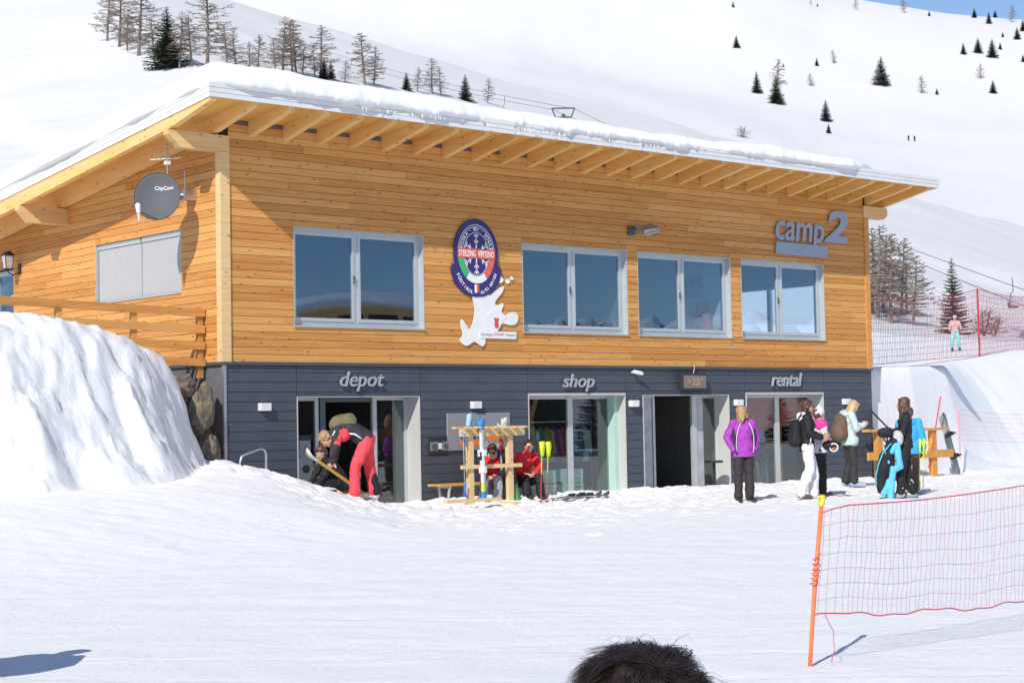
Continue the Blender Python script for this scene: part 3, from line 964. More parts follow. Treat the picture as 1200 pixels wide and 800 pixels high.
# snow lying on the roof: the rim rows first, then the broad sheet
x0, x1, y0, y1 = XL, 17.2, YF, YB - .1
rim = np.array([0, 0, .004, .015, .035, .065, .105, .16, .23, .32, .43])
eu = np.concatenate([rim, np.linspace(.5, x1 - x0 - .5, 560), (x1 - x0) - rim[::-1]])
ev = np.concatenate([rim, .43 + (y1 - y0 - .43) * np.linspace(0, 1, 110)[1:] ** 1.6])
EU, EV = np.meshgrid(eu, ev, indexing='ij')
X = x0 + EU; Y = y0 + EV
rnx = 1 - np.clip(EV / .5, 0, 1)
outF = (.05 + .05 * fbm(X * 1.0, X * 0 + 3, 4)) * ss((X - x0) / .8) - .8 * ss((X - 14.6) / 2.4) ** 1.3 + .007 * fbm(X * 3, X * 0 + 9, 3)
outL = .05 + .05 * fbm(Y * 1.0, Y * 0 + 8, 3)
eR = x1 - X
sup = lambda e, w: (1 - (1 - np.clip(e / w, 0, 1)) ** 2.4) ** (1 / 2.4)
wF = .42 + .12 * fbm(X * .8, X * 0 + 4, 3)
prof = sup(EV, wF) * sup(EU, .5 + .1 * fbm(Y * .8, Y * 0 + 1, 2)) * sup(eR, 1.6)
T = .34 + .13 * (1 - ss((X - .2) / 2.5)) + .06 * fbm(X * .5, Y * .5, 3) - .05 * ss((X - 4) / 5)
Z = 4.245 - .107 * (Y - YF) + T * prof
Z = Z + (prof > 0) * (fbm(X * 1.7, Y * 2.4 + Z * 2, 5, .5) * .030 * (1.25 - prof))
Y2 = Y - outF * (1 - np.clip(EV / .8, 0, 1)) ** .7
X2 = X - outL * (1 - np.clip(EU / .8, 0, 1)) ** .7
dropF = (.02 + .08 * np.clip(fbm(X * 2.6, X * 0 + 1.7, 6, .65), -.9, 1)) * ss((X - .1) / .5) * (1 - ss((X - 10.5) / 3))
Z[:, 1] -= np.maximum(dropF[:, 1], 0.0) * (EU[:, 1] > .01) + .01
Z[:, 0] = 4.235; Y2[:, 0] = YF + .02
Z[0, :] = 4.235 - .107 * (Y[0, :] - YF); X2[0, :] = XL + .02
Z[-1, :] = 4.1 - .107 * (Y[-1, :] - YF)
Z[:, -1] = np.minimum(Z[:, -1], 4.2 - .107 * (Y[:, -1] - YF))
rs = grid_obj("roof_snow", X2, Y2, Z, M_roofsnow)
tag(rs, "thick white snow lying on the sloping hut roof and bulging over its fascia", "snow", kind="stuff")
sh = Sh()
for k in range(70):
    x = rnd.choice((2.2, 3.4, 4.9, 5.6, 6.4, 8.3)) + rnd.gauss(0, .35); L = rnd.uniform(.02, .10)
    yy = YF - .06 - rnd.uniform(0, .04); zz = 4.17
    sh.tube([(x, yy, zz), (x + .003, yy, zz - L * .6), (x + .004, yy, zz - L)], [.012, .007, .001], 5)
tag(sh.build("icicles", M_ice, None), "row of small icicles hanging under the snow edge along the front fascia", "ice", kind="stuff")

# ------------------------------------------------------------------ things fixed to the walls
G_L = "square wall lights along the ground floor"
LAMPT = ["square white wall light between the left corner and the depot door", "square white wall light above the grey poster", "square white wall light right of the shop window",
         "square white wall light left of the rental window", "square white wall light near the far right corner"]
lx = [(.654, .862), (5.176, 5.40), (9.235, 9.45), (12.33, 12.53), (15.92, 16.12)]
sh = Sh(); sh.box(-.1, .1, -.11, -.002, -.066, .062, bev=.006); lm = sh.mesh("light_housing", M_white)
shd = Sh(); shd.box(-.085, .085, -.098, -.012, -.070, -.0665); ld = shd.mesh("light_lens", M_reveal)
for (a, b), t in zip(lx, LAMPT):
    e = empty("wall_light", ((a + b) / 2, 0, -.738), t, "wall light", group=G_L)
    link(bpy.data.objects.new("housing", lm), e); link(bpy.data.objects.new("lens", ld), e)
# floodlight
fl = empty("floodlight", (9.40, 0, 2.70), "grey floodlight on a bracket above the middle upper windows", "floodlight")
sh = Sh(); sh.box(-.09, .09, -.06, -.005, -.1, .08, bev=.01); sh.tube([(0, -.05, -.01), (.05, -.14, .0)], .03, 8); sh.build("bracket", M_alu_dark, fl)
R_ = Matrix.Rotation(math.radians(-14), 3, 'Y') @ Matrix.Rotation(math.radians(24), 3, 'X')
sh = Sh(); sh.box(.03, .43, -.42, -.14, -.035, .055, rot=R_, bev=.02); sh.build("head", plain("flood_grey", (.22, .22, .23), .45), fl)
sh = Sh(); sh.box(.08, .38, -.38, -.16, -.052, -.032, rot=R_); sh.build("lens", plain("lens_glass", (.6, .62, .63), .2), fl)
# security camera
sc = empty("security_camera", (9.36, 0, -.12), "small white security camera above the second white wall light from the shop", "camera")
sh = Sh(); sh.cap((0, -.02, 0), (0, -.09, -.01), .028, .022); sh.build("bracket", M_white, sc, True)
sh = Sh(); sh.cap((-.04, -.12, -.0), (.11, -.16, -.03), .042, .04); sh.build("body", M_white, sc, True)
# LED board
led = empty("temperature_display", (11.0, 0, -.31), "dark box display with dim orange digits above the middle entrance", "display")
sh = Sh(); sh.box(-.37, .37, -.16, -.04, -.17, .165, bev=.01); sh.box(-.05, .05, -.04, -.001, -.1, .1); sh.build("case", plain("dark_brown_case", (.035, .03, .03), .5), led)
sh = Sh(); sh.box(-.33, .33, -.168, -.161, -.13, .125); sh.build("screen", plain("display_face", (.20, .16, .15), .35, var=.1), led)
dig = plain("orange_digit", (.42, .25, .19), .5)
o = sign_letters("+25\u00b0", -.24, .24, -.085, .085, -.170, .006, dig, led, "digits", 0.1, .02, joined=True)
sh = Sh(); sh.tube([(.02, -.1, .16), (.05, -.1, .24), (.07, -.09, .33)], .005, 5); sh.tube([(.15, -.1, .165), (.2, -.1, .2), (.27, -.1, .2), (.31, -.1, .165)], .005, 5); sh.build("wire", M_steel, led)

# lettering on the wall
def word_sign(name, word, x0, x1, z0, z1, label, mat=M_signletter, depth=.035, bold=.012, shear=.25):
    e = empty(name, ((x0 + x1) / 2, 0, (z0 + z1) / 2), label, "sign")
    cx, cz = (x0 + x1) / 2, (z0 + z1) / 2
    sign_letters(word, x0 - cx, x1 - cx, z0 - cz, z1 - cz, -.035, depth, mat, e, "letter", shear, bold * .4)
    return e
word_sign("wall_sign", "depot", 2.28, 3.21, -.485, -.145, "grey slanted metal letters reading depot above the left entrance")
word_sign("wall_sign", "shop", 7.45, 8.27, -.50, -.165, "grey slanted metal letters reading shop above the wide glazed window")
word_sign("wall_sign", "rental", 13.50, 14.50, -.40, -.11, "grey slanted metal letters reading rental above the right-hand window")
cs = empty("wall_sign", (14.9, 0, 3.0), "large blue-grey letters reading camp2 over a plain bar below the right eaves", "sign")
sign_letters("camp", -1.14, .50, -.43, .17, -.035, .022, M_signgrey, cs, "letter", .16, .016)
sign_letters("2", .50, 1.36, -.215, .52, -.035, .022, M_signgrey, cs, "letter", .20, .035)
sh = Sh(); sh.prism([(-1.15, -.555), (.58, -.565), (.62, -.30), (-1.12, -.285)], -.055, -.02, axis=1); sh.build("bar", M_signgrey, cs)

# ski school crest
cr = empty("crest_sign", (5.37, 0, 1.80), "oval violet ski school crest with a snowflake and red name band on the boards", "sign")
navy = plain("navy_print", (.035, .025, .16), .4, var=.05); whitep = plain("white_print", (.80, .80, .80), .4, var=.02)
redp = plain("red_print", (.60, .09, .07), .4); greenp = plain("green_print", (.05, .42, .14), .4); redo = plain("flag_red", (.75, .13, .08), .4)
YC = -.03
def ellipse(rx, rz, cx=0, cz=0, a0=0, a1=360, n=56):
    return [(cx + rx * math.cos(math.radians(a0 + (a1 - a0) * i / n)), cz + rz * math.sin(math.radians(a0 + (a1 - a0) * i / n))) for i in range(n + (0 if a1 - a0 == 360 else 1))]
CX, CZ = .0, .22
sh = Sh(); sh.prism(ellipse(.53, .645, CX, CZ), YC - .012, YC + .012, axis=1)
ban = [(-.60, -.10), (-.565, .03)] + [(-.50, -.02)] + [(.50, -.02), (.565, .03), (.60, -.10)] + [(.52, -.33), (.36, -.47), (.18, -.55), (0, -.57), (-.18, -.55), (-.36, -.47), (-.52, -.33)]
sh.prism(ban, YC - .0118, YC + .010, axis=1)
sh.build("plate", navy, cr)
def ring(s, rx, rz, w, y, cx=CX, cz=CZ, a0=0, a1=360, n=60):
    o_ = ellipse(rx, rz, cx, cz, a0, a1, n); i_ = ellipse(rx - w, rz - w, cx, cz, a0, a1, n)
    m_ = len(o_); k = m_ if a1 - a0 == 360 else m_ - 1
    for i in range(k):
        j = (i + 1) % m_
        s.add([(o_[i][0], y, o_[i][1]), (o_[j][0], y, o_[j][1]), (i_[j][0], y, i_[j][1]), (i_[i][0], y, i_[i][1])], [(0, 1, 2, 3)])
sh = Sh(); ring(sh, .44, .54, .012, YC - .0135, a0=0, a1=180); ring(sh, .41, .50, .010, YC - .0134, a0=0, a1=180)
ring(sh, .30, .40, .010, YC - .0132)
# snowflake
for k in range(6):
    a = math.radians(90 + 60 * k); dx, dz = math.cos(a), math.sin(a)
    def bar(p, q, w):
        d = Vector((q[0] - p[0], q[1] - p[1])); n_ = Vector((-d.y, d.x)).normalized() * w
        sh.add([(CX + p[0] + n_.x, YC - .0145, CZ + p[1] + n_.y), (CX + q[0] + n_.x, YC - .0145, CZ + q[1] + n_.y), (CX + q[0] - n_.x, YC - .0145, CZ + q[1] - n_.y), (CX + p[0] - n_.x, YC - .0145, CZ + p[1] - n_.y)], [(0, 1, 2, 3)])
    bar((0, 0), (dx * .30, dz * .37), .014)
    for r in (.15, .24):
        for sgn in (-1, 1):
            b_ = a + sgn * .75
            bar((dx * r, dz * r * 1.2), (dx * r + math.cos(b_) * .075, dz * r * 1.2 + math.sin(b_) * .09), .010)
sh.build("emblem", whitep, cr)
sh = Sh(); ring(sh, .44, .54, .13, YC - .0138, a0=182, a1=235, n=20); sh.build("green_field", greenp, cr)
sh = Sh(); ring(sh, .44, .54, .13, YC - .0138, a0=236, a1=304, n=20); sh.build("white_field", whitep, cr)
sh = Sh(); ring(sh, .44, .54, .13, YC - .0138, a0=305, a1=358, n=20); sh.build("red_field", redo, cr)
sh = Sh(); sh.box(-.445, .445, YC - .018, YC - .0145, CZ - .085, CZ + .095); sh.build("name_band", redp, cr)
sign_letters("STERZING  VIPITENO", -.42, .42, CZ - .055, CZ + .065, YC - .0185, .003, whitep, cr, "lettering", 0, .01, joined=True)
def arc_text(txt, cx, cz, rx, rz, a0, a1, size, y, mat, parent, flip=False):
    allsh = Sh(); n_ = len(txt)
    for i, chh in enumerate(txt):
        if chh == ' ': continue
        a = math.radians(a0 + (a1 - a0) * (i + .5) / n_)
        isl, (xa, xb, ya, yb) = text_islands(chh, 1.0, 0.0, 0, .03)
        px, pz = cx + rx * math.cos(a), cz + rz * math.sin(a)
        tang = math.atan2(-rx * 0 + rz * math.cos(a), -rx * math.sin(a))
        rot_ = tang + (math.pi if not flip else 0)
        c_, s_ = math.cos(rot_), math.sin(rot_)
        base_sz = size
        for vs_, fs_ in isl:
            P = []
            for p in vs_:
                lx_, lz_ = (p[0] - (xa + xb) / 2) * base_sz, (p[1] - .35) * base_sz
                P.append((px + lx_ * c_ - lz_ * s_, y, pz + lx_ * s_ + lz_ * c_))
            allsh.add(P, fs_)
    return allsh.build("lettering", mat, parent)
arc_text("SCUOLA \u00b7 SKI \u00b7 SCHULE", CX, CZ, .36, .46, 171, 9, .092, YC - .0142, whitep, cr)
arc_text("S\u00dcDTIROL", CX, CZ - .05, .505, .665, 207, 260, .088, YC - .0142, whitep, cr, True)
arc_text("ALTO ADIGE", CX, CZ - .05, .505, .665, 280, 335, .080, YC - .0142, whitep, cr, True)
sh = Sh(); sh.box(-.055, .0, YC - .0145, YC - .012, -.49, -.34); sh.build("shield", whitep, cr)
sh = Sh(); sh.box(.001, .055, YC - .0145, YC - .012, -.49, -.34); sh.build("shield", redp, cr)

# milk splash board with the dairy's name plate (the drawn character is left out)
spl = empty("advert_sign", (5.55, 0, .95), "white milk splash cut-out with a narrow dairy name plate below the crest", "sign")
milk = plain("milk_print", (.80, .80, .77), .35, var=.05, nscale=5)
def blobpoly(s, c, pts, y0_, y1_): s.prism(pts, y0_, y1_, axis=1)
sh = Sh()
out = [(-.62, -.50), (-.50, -.42), (-.58, -.25), (-.55, -.10), (-.45, -.22), (-.36, -.34), (-.28, -.20), (-.22, .02), (-.26, .20), (-.30, .36), (-.24, .50), (-.17, .40), (-.12, .30), (-.04, .50), (.10, .62), (.20, .64), (.16, .50),
       (.08, .38), (.12, .30), (.26, .40), (.42, .50), (.50, .50), (.44, .38), (.30, .26), (.24, .16), (.34, .14), (.44, .20), (.48, .16), (.40, .04), (.46, -.06), (.60, .02), (.76, .04), (.84, -.06), (.78, -.20),
       (.62, -.22), (.44, -.18), (.34, -.24), (.26, -.34), (.10, -.40), (.0, -.46), (.02, -.56), (-.06, -.63), (-.16, -.58), (-.26, -.52), (-.40, -.62), (-.52, -.60)]
def chaikin(p, it=2):
    for _ in range(it):
        q = []
        for i in range(len(p)):
            a, b = p[i], p[(i + 1) % len(p)]
            q += [(a[0] * .75 + b[0] * .25, a[1] * .75 + b[1] * .25), (a[0] * .25 + b[0] * .75, a[1] * .25 + b[1] * .75)]
        p = q
    return p
sh.prism(chaikin(out), -.030, -.018, axis=1)
for (px, pz, r_) in ((.58, .60, .045), (.68, .66, .035), (.40, .62, .06)):
    sh.prism(ellipse(r_ * 1.2, r_, px, pz, n=18), -.030, -.018, axis=1)
for sgn, px in ((1, .38), ):
    sh.prism(chaikin([(.20, .60), (.30, .70), (.42, .72), (.40, .64), (.28, .57)]), -.0302, -.018, axis=1)
sh.build("splash", milk, spl)
sh = Sh(); sh.prism([(.02, -.06), (.15, .02), (.28, .04), (.41, .02), (.54, -.06), (.42, -.17), (.28, -.36), (.14, -.17)], -.038, -.0305, axis=1); sh.build("shield", whitep, spl)
sh = Sh(); sh.prism(chaikin([(.28, -.10), (.35, -.08), (.32, -.17), (.34, -.24), (.28, -.30), (.22, -.24), (.24, -.17), (.21, -.08)], 1), -.0405, -.0385, axis=1); sh.build("emblem", redp, spl)
sh = Sh(); sh.box(-.13, .76, -.04, -.031, -.47, -.335); sh.build("name_plate", whitep, spl)
greyp = plain("grey_print", (.16, .18, .26), .5)
sign_letters("Sterzinger", -.10, .19, -.44, -.37, -.0405, .002, greyp, spl, "lettering", 0, 0, joined=True)
sign_letters("JOGURT", .21, .46, -.43, -.365, -.0405, .002, redp, spl, "lettering", 0, .01, joined=True)
sign_letters("Vipiteno", .48, .73, -.44, -.37, -.0405, .002, greyp, spl, "lettering", 0, 0, joined=True)

# grey poster of the sports shop and the key panel beside it
po = empty("poster_board", (5.37, 0, -1.22), "grey poster board with black lettering and orange patches behind the ski rack", "sign")
pg = plain("poster_grey", (.26, .26, .275), .5, var=.05, nscale=4)
sh = Sh(); sh.box(-.745, .755, -.035, -.004, -.34, .335, bev=.012); sh.build("board", pg, po)
opr = plain("orange_print", (.80, .20, .03), .5)
sh = Sh(); sh.box(-.46, .06, -.038, -.0355, -.265, -.15); sh.prism([(.16, -.04), (.72, -.04), (.62, -.18), (.22, -.18)], -.038, -.0355, axis=1); sh.build("patch", opr, po)
sign_letters("sport", -.44, .05, -.19, .0, -.039, .003, M_black, po, "lettering", .25, .03, joined=True)
sign_letters("kiwi", .12, .56, -.31, -.18, -.039, .003, plain("pale_print", (.5, .5, .52), .5), po, "lettering", .15, .04, joined=True)
kp = empty("key_panel", (4.43, 0, -1.44), "black ticket and key panel with two round grey dials beside the poster", "panel")
sh = Sh(); sh.box(-.22, .22, -.03, -.004, -.17, .14, bev=.006); sh.build("plate", plain("panel_black", (.03, .032, .036), .4), kp)
sh = Sh(); sh.box(-.20, -.03, -.045, -.031, -.11, .05, bev=.004); sh.box(.08, .20, -.045, -.031, -.11, .05, bev=.004); sh.build("module", plain("module_grey", (.22, .22, .23), .4), kp)
sh = Sh(); sh.tube([(-.115, -.06, -.03), (-.115, -.046, -.03)], .055, 14); sh.tube([(.14, -.06, -.03), (.14, -.046, -.03)], .04, 14); sh.build("dial", M_alu_dark, kp)
sh = Sh(); sh.box(-.015, .065, -.04, -.0305, -.08, .03); sh.build("label_card", M_white, kp)

# satellite dish on its bracket, aerial, lantern
ds = empty("satellite_dish", (-.02, .86, 2.80), "round grey satellite dish on a steel bracket high on the side wall", "satellite dish")
cpos = Vector((-.79, .676, 2.719)) - Vector((-.02, .86, 2.80))
ndir = Vector((-.60, -.74, .20)).normalized()
rotd = ndir.to_track_quat('Z', 'Y').to_matrix()
sh = Sh()
vs_, fs_ = [], []
nr, na = 10, 44
for side in (0, 1):
    for i in range(nr + 1):
        r = i / nr
        for k in range(na):
            a = 2 * math.pi * k / na
            p = Vector((.375 * r * math.cos(a), .405 * r * math.sin(a), .085 * (r * r - 1) - .012 * side))
            vs_.append(cpos + rotd @ p)
def vid(s_, i, k): return s_ * (nr + 1) * na + i * na + k % na
for s_ in (0, 1):
    for i in range(nr):
        for k in range(na): fs_.append((vid(s_, i, k), vid(s_, i + 1, k), vid(s_, i + 1, k + 1), vid(s_, i, k + 1)))
for k in range(na): fs_.append((vid(0, nr, k), vid(1, nr, k), vid(1, nr, k + 1), vid(0, nr, k + 1)))
sh.add(vs_, fs_)
sh.build("reflector", plain("dish_grey", (.105, .11, .122), .62, var=.03, spec=.25), ds, True)
sh = Sh()
rim = [cpos + rotd @ Vector((.375 * math.cos(a), .405 * math.sin(a), 0)) for a in [2 * math.pi * k / 40 for k in range(41)]]
sh.tube(rim, .008, 6, cap=False); sh.build("rim", plain("rim_dark", (.06, .06, .07), .4), ds, True)
lnb = cpos + rotd @ Vector((-.24, -.36, .28))
lnb = Vector(lnb)
sh = Sh(); sh.tube([cpos + rotd @ Vector((.02, -.40, -.01)), lnb], .013, 8); sh.build("arm", M_alu_dark, ds)
sh = Sh(); sh.cap(lnb, lnb + Vector((-.01, 0, .10)), .035, .045); sh.cap(lnb + Vector((0, 0, -.02)), lnb + Vector((.02, .02, -.14)), .018, .014); sh.build("receiver", M_white, ds, True)
back = cpos + rotd @ Vector((0, 0, -.10))
sh = Sh(); sh.tube([back, Vector((-.32, .0, .0)), Vector((-.02, .0, 0))], .022, 8); sh.tube([Vector((-.32, 0, -.12)), Vector((-.32, 0, .12))], .03, 8)
sh.tube([Vector((-.26, .05, -.14)), Vector((-.24, .05, .18))], .03, 8); sh.box(-.22, .02, -.1, .1, -.09, .09, bev=.01); sh.tube([(-.16, -.02, .06), (-.16, -.02, .40)], .008, 6); sh.build("bracket", M_steel, ds)
isl, (a, b, c, d) = text_islands("CityCom", .085, 0, 0, .0012)
sh = Sh()
for vs_, fs_ in isl:
    P = []
    for p in vs_:
        lx_, ly_ = p[0] - (a + b) / 2 + .10, p[1] + .13
        rr2 = (lx_ / .375) ** 2 + (ly_ / .405) ** 2
        P.append(cpos + rotd @ Vector((lx_, ly_, .085 * (rr2 - 1) + .004)))
    sh.add(P, fs_)
sh.build("lettering", whitep, ds)
an = empty("tv_aerial", (-.45, .70, 3.12), "small white television aerial on a short mast above the satellite dish", "aerial")
sh = Sh(); sh.tube([(-.12, .02, -.22), (-.12, .02, .42)], .014, 8); sh.build("mast", M_steel, an)
sh = Sh(); bd = Vector((.75, -.65, .05)).normalized(); cd = Vector((.6, .75, 0)).normalized(); c0 = Vector((-.12, .02, .24))
sh.tube([c0 - bd * .28, c0 + bd * .22], .009, 6)
for k in range(7):
    p = c0 - bd * .28 + bd * (.5 * k / 6); sh.tube([p - cd * (.09 + .008 * k), p + cd * (.09 + .008 * k)], .005, 5)
sh.box(-.16, -.08, -.02, .06, .14, .2); sh.build("elements", M_white, an)
lt = empty("wall_lantern", (0, 7.45, 2.10), "black glass lantern on a curved arm beside the side door", "lantern")
sh = Sh(); sh.box(-.03, 0, -.05, .05, -.1, .1); sh.tube([(-.02, 0, -.06), (-.14, 0, -.12), (-.24, 0, -.08), (-.26, 0, -.02)], .012, 6)
sh.box(-.33, -.19, -.07, .07, -.02, .0); sh.box(-.36, -.16, -.10, .10, .25, .265); sh.prism([(-.36, .265), (-.16, .265), (-.25, .34), (-.27, .34)], -.1, .1, axis=1)
for sx_ in (-1, 1):
    for sy_ in (-1, 1): sh.tube([(-.26 + .06 * sx_, .06 * sy_, 0), (-.26 + .09 * sx_, .09 * sy_, .25)], .007, 4)
sh.build("frame", M_black, lt)
sh = Sh(); vv = [(-.26 + .058 * a, .058 * b, 0.003) for a, b in ((-1, -1), (1, -1), (1, 1), (-1, 1))] + [(-.26 + .088 * a, .088 * b, .248) for a, b in ((-1, -1), (1, -1), (1, 1), (-1, 1))]
sh.add(vv, [(0, 1, 5, 4), (1, 2, 6, 5), (2, 3, 7, 6), (3, 0, 4, 7)]); sh.build("glass", plain("lantern_glass", (.45, .47, .47), .2), lt)
# ------------------------------------------------------------------ trees
M_bark = plain("larch_bark", (.19, .15, .125), .9, var=.3, nscale=6)
M_twig = plain("larch_twig", (.25, .20, .165), .9, var=.3, nscale=3)
M_twig_red = plain("reddish_twig", (.26, .14, .11), .9, var=.3, nscale=3)
M_needle = plain("spruce_needles", (.028, .045, .020), .8, var=.55, nscale=2.2)
M_needle_b = plain("brownish_needles", (.075, .060, .035), .85, var=.5, nscale=2.0)

def larch_mesh(seed, bush=False, lean=0.02, twig=M_twig):
    """a bare larch one metre tall (scaled when placed): trunk and a crown of fine drooping twigs"""
    r = random.Random(seed)
    tr = Sh(); cr_ = Sh()
    pts, rad = [], []
    for i in range(9):
        t = i / 8
        pts.append((lean * math.sin(t * 3 + seed), lean * math.cos(t * 2.3 + seed) - lean, t)); rad.append(.015 * (1 - t) ** .8 + .002)
    if not bush: tr.tube(pts, rad, 7)
    else:
        for k in range(5):
            a = r.uniform(0, 6.28); tr.tube([(0, 0, 0), (.08 * math.cos(a), .08 * math.sin(a), .35), (.16 * math.cos(a), .16 * math.sin(a), .8)], [.012, .008, .002], 5)
    nb = 88 if not bush else 60
    for i in range(nb):
        t = (.10 if bush else .16) + (.82 if not bush else .75) * (i + r.random()) / nb
        k = min(int(t * 8), 7); f = t * 8 - k
        base = Vector(pts[k]).lerp(Vector(pts[k + 1]), f) if not bush else Vector((r.uniform(-.08, .08), r.uniform(-.08, .08), t * .8))
        L = (.27 * (1 - t) ** .7 + .03) * r.uniform(.35, 1.25) * (1.3 if bush else 1)
        if not bush and t < .28: L *= .75
        a = r.uniform(0, 2 * math.pi)
        d = Vector((math.cos(a), math.sin(a), 0))
        up = r.uniform(-.12, .18) + (.45 * t) + (.5 if bush else 0)
        p = [base, base + d * L * .45 + Vector((0, 0, L * .45 * up * .7)), base + d * L * .8 + Vector((0, 0, L * .8 * up * .6 - L * .05)), base + d * L + Vector((0, 0, L * up * .75))]
        cr_.tube(p, [.0050, .0040, .0030, .0015], 3, cap=False)
        for j in range(14):
            q = r.uniform(.2, 1.0); seg = min(int(q * 3), 2); b0 = Vector(p[seg]).lerp(Vector(p[seg + 1]), q * 3 - seg)
            s_ = d.cross(Vector((0, 0, 1))) * r.choice((-1, 1)); l2 = L * r.uniform(.16, .40) * (1.15 - q * .5)
            e = b0 + (s_ * r.uniform(.4, 1) + d * r.uniform(.2, .9)).normalized() * l2 + Vector((0, 0, r.uniform(-.5, .35) * l2))
            m_ = b0.lerp(e, .55) + Vector((0, 0, -.04 * l2))
            cr_.tube([b0, m_, e], [.0029, .0023, .0012], 3, cap=False)
    return tr.mesh("larch_trunk", M_bark), cr_.mesh("larch_crown", twig)

def spruce_mesh(seed, dense=1.0, mat=M_needle):
    r = random.Random(seed)
    tr = Sh(); tr.tube([(0, 0, 0), (0, 0, .5), (0, 0, .98)], [.022, .012, .002], 7)
    cr_ = Sh()
    nt_ = int(26 * dense)
    for i in range(nt_):
        t = .05 + .93 * (i / nt_) ** .95
        R0 = (.215 * (1 - t) ** .82 + .008)
        nb = max(4, int(11 * (1 - t) + 5))
        off = r.uniform(0, 6.28)
        for k in range(nb):
            a = off + 2 * math.pi * k / nb + r.uniform(-.2, .2); L = R0 * r.uniform(.65, 1.18)
            d = Vector((math.cos(a), math.sin(a), 0)); s_ = Vector((-d.y, d.x, 0))
            z0 = t + r.uniform(-.012, .012); droop = (.34 - .5 * t) * r.uniform(.7, 1.2)
            n_ = 6
            for j in range(n_):
                q0, q1 = j / n_, (j + 1) / n_
                zc = lambda q: z0 - L * droop * q + L * .22 * q * q
                c0, c1 = d * (L * q0) + Vector((0, 0, zc(q0))), d * (L * q1) + Vector((0, 0, zc(q1)))
                w = L * .30 * (1 - .75 * q0) + .006
                for sg in (-1, 1):
                    tip = c1 + s_ * sg * w * r.uniform(.7, 1.2) + d * w * .5 + Vector((0, 0, -w * r.uniform(.1, .6)))
                    cr_.add([c0, c1, tip], [(0, 1, 2)])
                tip = c1 + Vector((0, 0, -w * r.uniform(.3, .8))) + d * w * .1
                cr_.add([c0 + s_ * .004, c1, tip], [(0, 1, 2)])
    return tr.mesh("spruce_trunk", M_bark), cr_.mesh("spruce_crown", mat)

LAR = [larch_mesh(s) for s in (1, 5, 11, 17)]
BUS = [larch_mesh(31, True), larch_mesh(33, True, twig=M_twig_red)]
SPR = [spruce_mesh(3), spruce_mesh(8), spruce_mesh(14, .9, M_needle_b)]
TREES = [(89.3, 172.6, 6.49, 'L'), (87.6, 166.2, 7.89, 'L'), (85.5, 158.3, 9.14, 'L'), (86.8, 163.0, 5.19, 'L'), (82.2, 145.5, 7.07, 'S'), (83.0, 150.0, 5.37, 'L'), (82.9, 143.6, 6.28, 'L'), (83.8, 143.4, 5.72, 'L'), (83.3, 139.3, 10.3, 'L'), (90.6, 146.7, 5.14, 'L'), (90.0, 144.0, 4.88, 'L'), (98.5, 152.4, 4.55, 'L'), (106.5, 158.6, 7.16, 'L'), (109.1, 161.0, 6.83, 'L'), (111.3, 162.9, 7.15, 'L'), (104.2, 157.3, 4.29, 'L'), (116.1, 164.1, 7.05, 'L'), (113.3, 161.9, 4.48, 'L'), (116.3, 163.9, 3.18, 'S'), (119.9, 167.4, 2.55, 'S'), (127.3, 170.1, 7.17, 'L'), (131.0, 172.3, 5.47, 'L'), (139.8, 176.5, 2.77, 'S'), (144.2, 179.3, 3.85, 'L'), (148.7, 181.3, 5.75, 'L'), (150.4, 181.8, 4.47, 'L'), (156.5, 183.1, 4.28, 'S'), (164.4, 186.8, 4.14, 'L'), (95.9, 150.0, 3.66, 'L'), (122.5, 167.7, 3.04, 'L'), (112.3, 162.8, 4.03, 'L'), (543.5, 468.9, 2.95, 'S'), (502.9, 431.8, 5.11, 'S'), (465.3, 389.4, 8.12, 'S'), (460.0, 375.8, 10.08, 'S'), (483.4, 394.4, 9.93, 'L'), (522.5, 407.3, 3.38, 'S'), (532.1, 406.8, 5.45, 'L'), (451.4, 346.9, 7.58, 'S'), (430.0, 328.9, 3.33, 'S'), (497.3, 390.3, 5.17, 'L'), (525.7, 378.8, 11.15, 'S'), (522.9, 378.6, 7.2, 'L'), (528.9, 363.1, 6.79, 'L'), (533.5, 359.1, 2.59, 'S'), (598.6, 390.9, 4.99, 'S'), (606.6, 389.1, 6.46, 'S'), (606.0, 381.9, 7.83, 'S'), (622.3, 388.6, 3.27, 'S'), (573.3, 366.2, 6.1, 'L'), (558.2, 350.8, 5.25, 'S'), (647.3, 403.3, 2.26, 'S'), (651.9, 458.9, 6.8, 'L'), (622.1, 463.7, 5.1, 'L'), (662.6, 452.3, 2.41, 'S'), (697.5, 451.0, 4.53, 'S'), (678.7, 430.7, 5.58, 'S'), (725.7, 457.9, 3.82, 'S'), (706.0, 435.8, 8.18, 'L'), (646.9, 395.8, 5.62, 'S'), (671.6, 408.3, 5.42, 'S'), (610.5, 370.3, 3.53, 'S'), (363.6, 307.6, 4.22, 'B'), (604.0, 471.4, 1.56, 'S'), (504.8, 409.6, 1.67, 'S'), (600.1, 472.1, 2.33, 'L'), (79.9, 47.5, 5.76, 'L'), (78.6, 46.1, 6.11, 'L'), (82.5, 48.5, 5.29, 'L'), (76.3, 43.4, 5.76, 'L'), (84.2, 48.4, 5.34, 'L'), (86.5, 49.7, 3.63, 'L'), (77.9, 42.7, 4.3, 'L'), (84.1, 50.5, 4.8, 'L'), (65.8, 31.5, 4.32, 'S'), (67.0, 30.4, 2.07, 'B'), (67.4, 30.0, 1.6, 'B'), (68.7, 29.0, 0.75, 'B')]
def bearing(x, y):
    dx, dy = x - CAM[0], y - CAM[1]
    p = dx * math.sin(YAW) + dy * math.cos(YAW); q = dx * math.cos(YAW) - dy * math.sin(YAW)
    return q / p, p
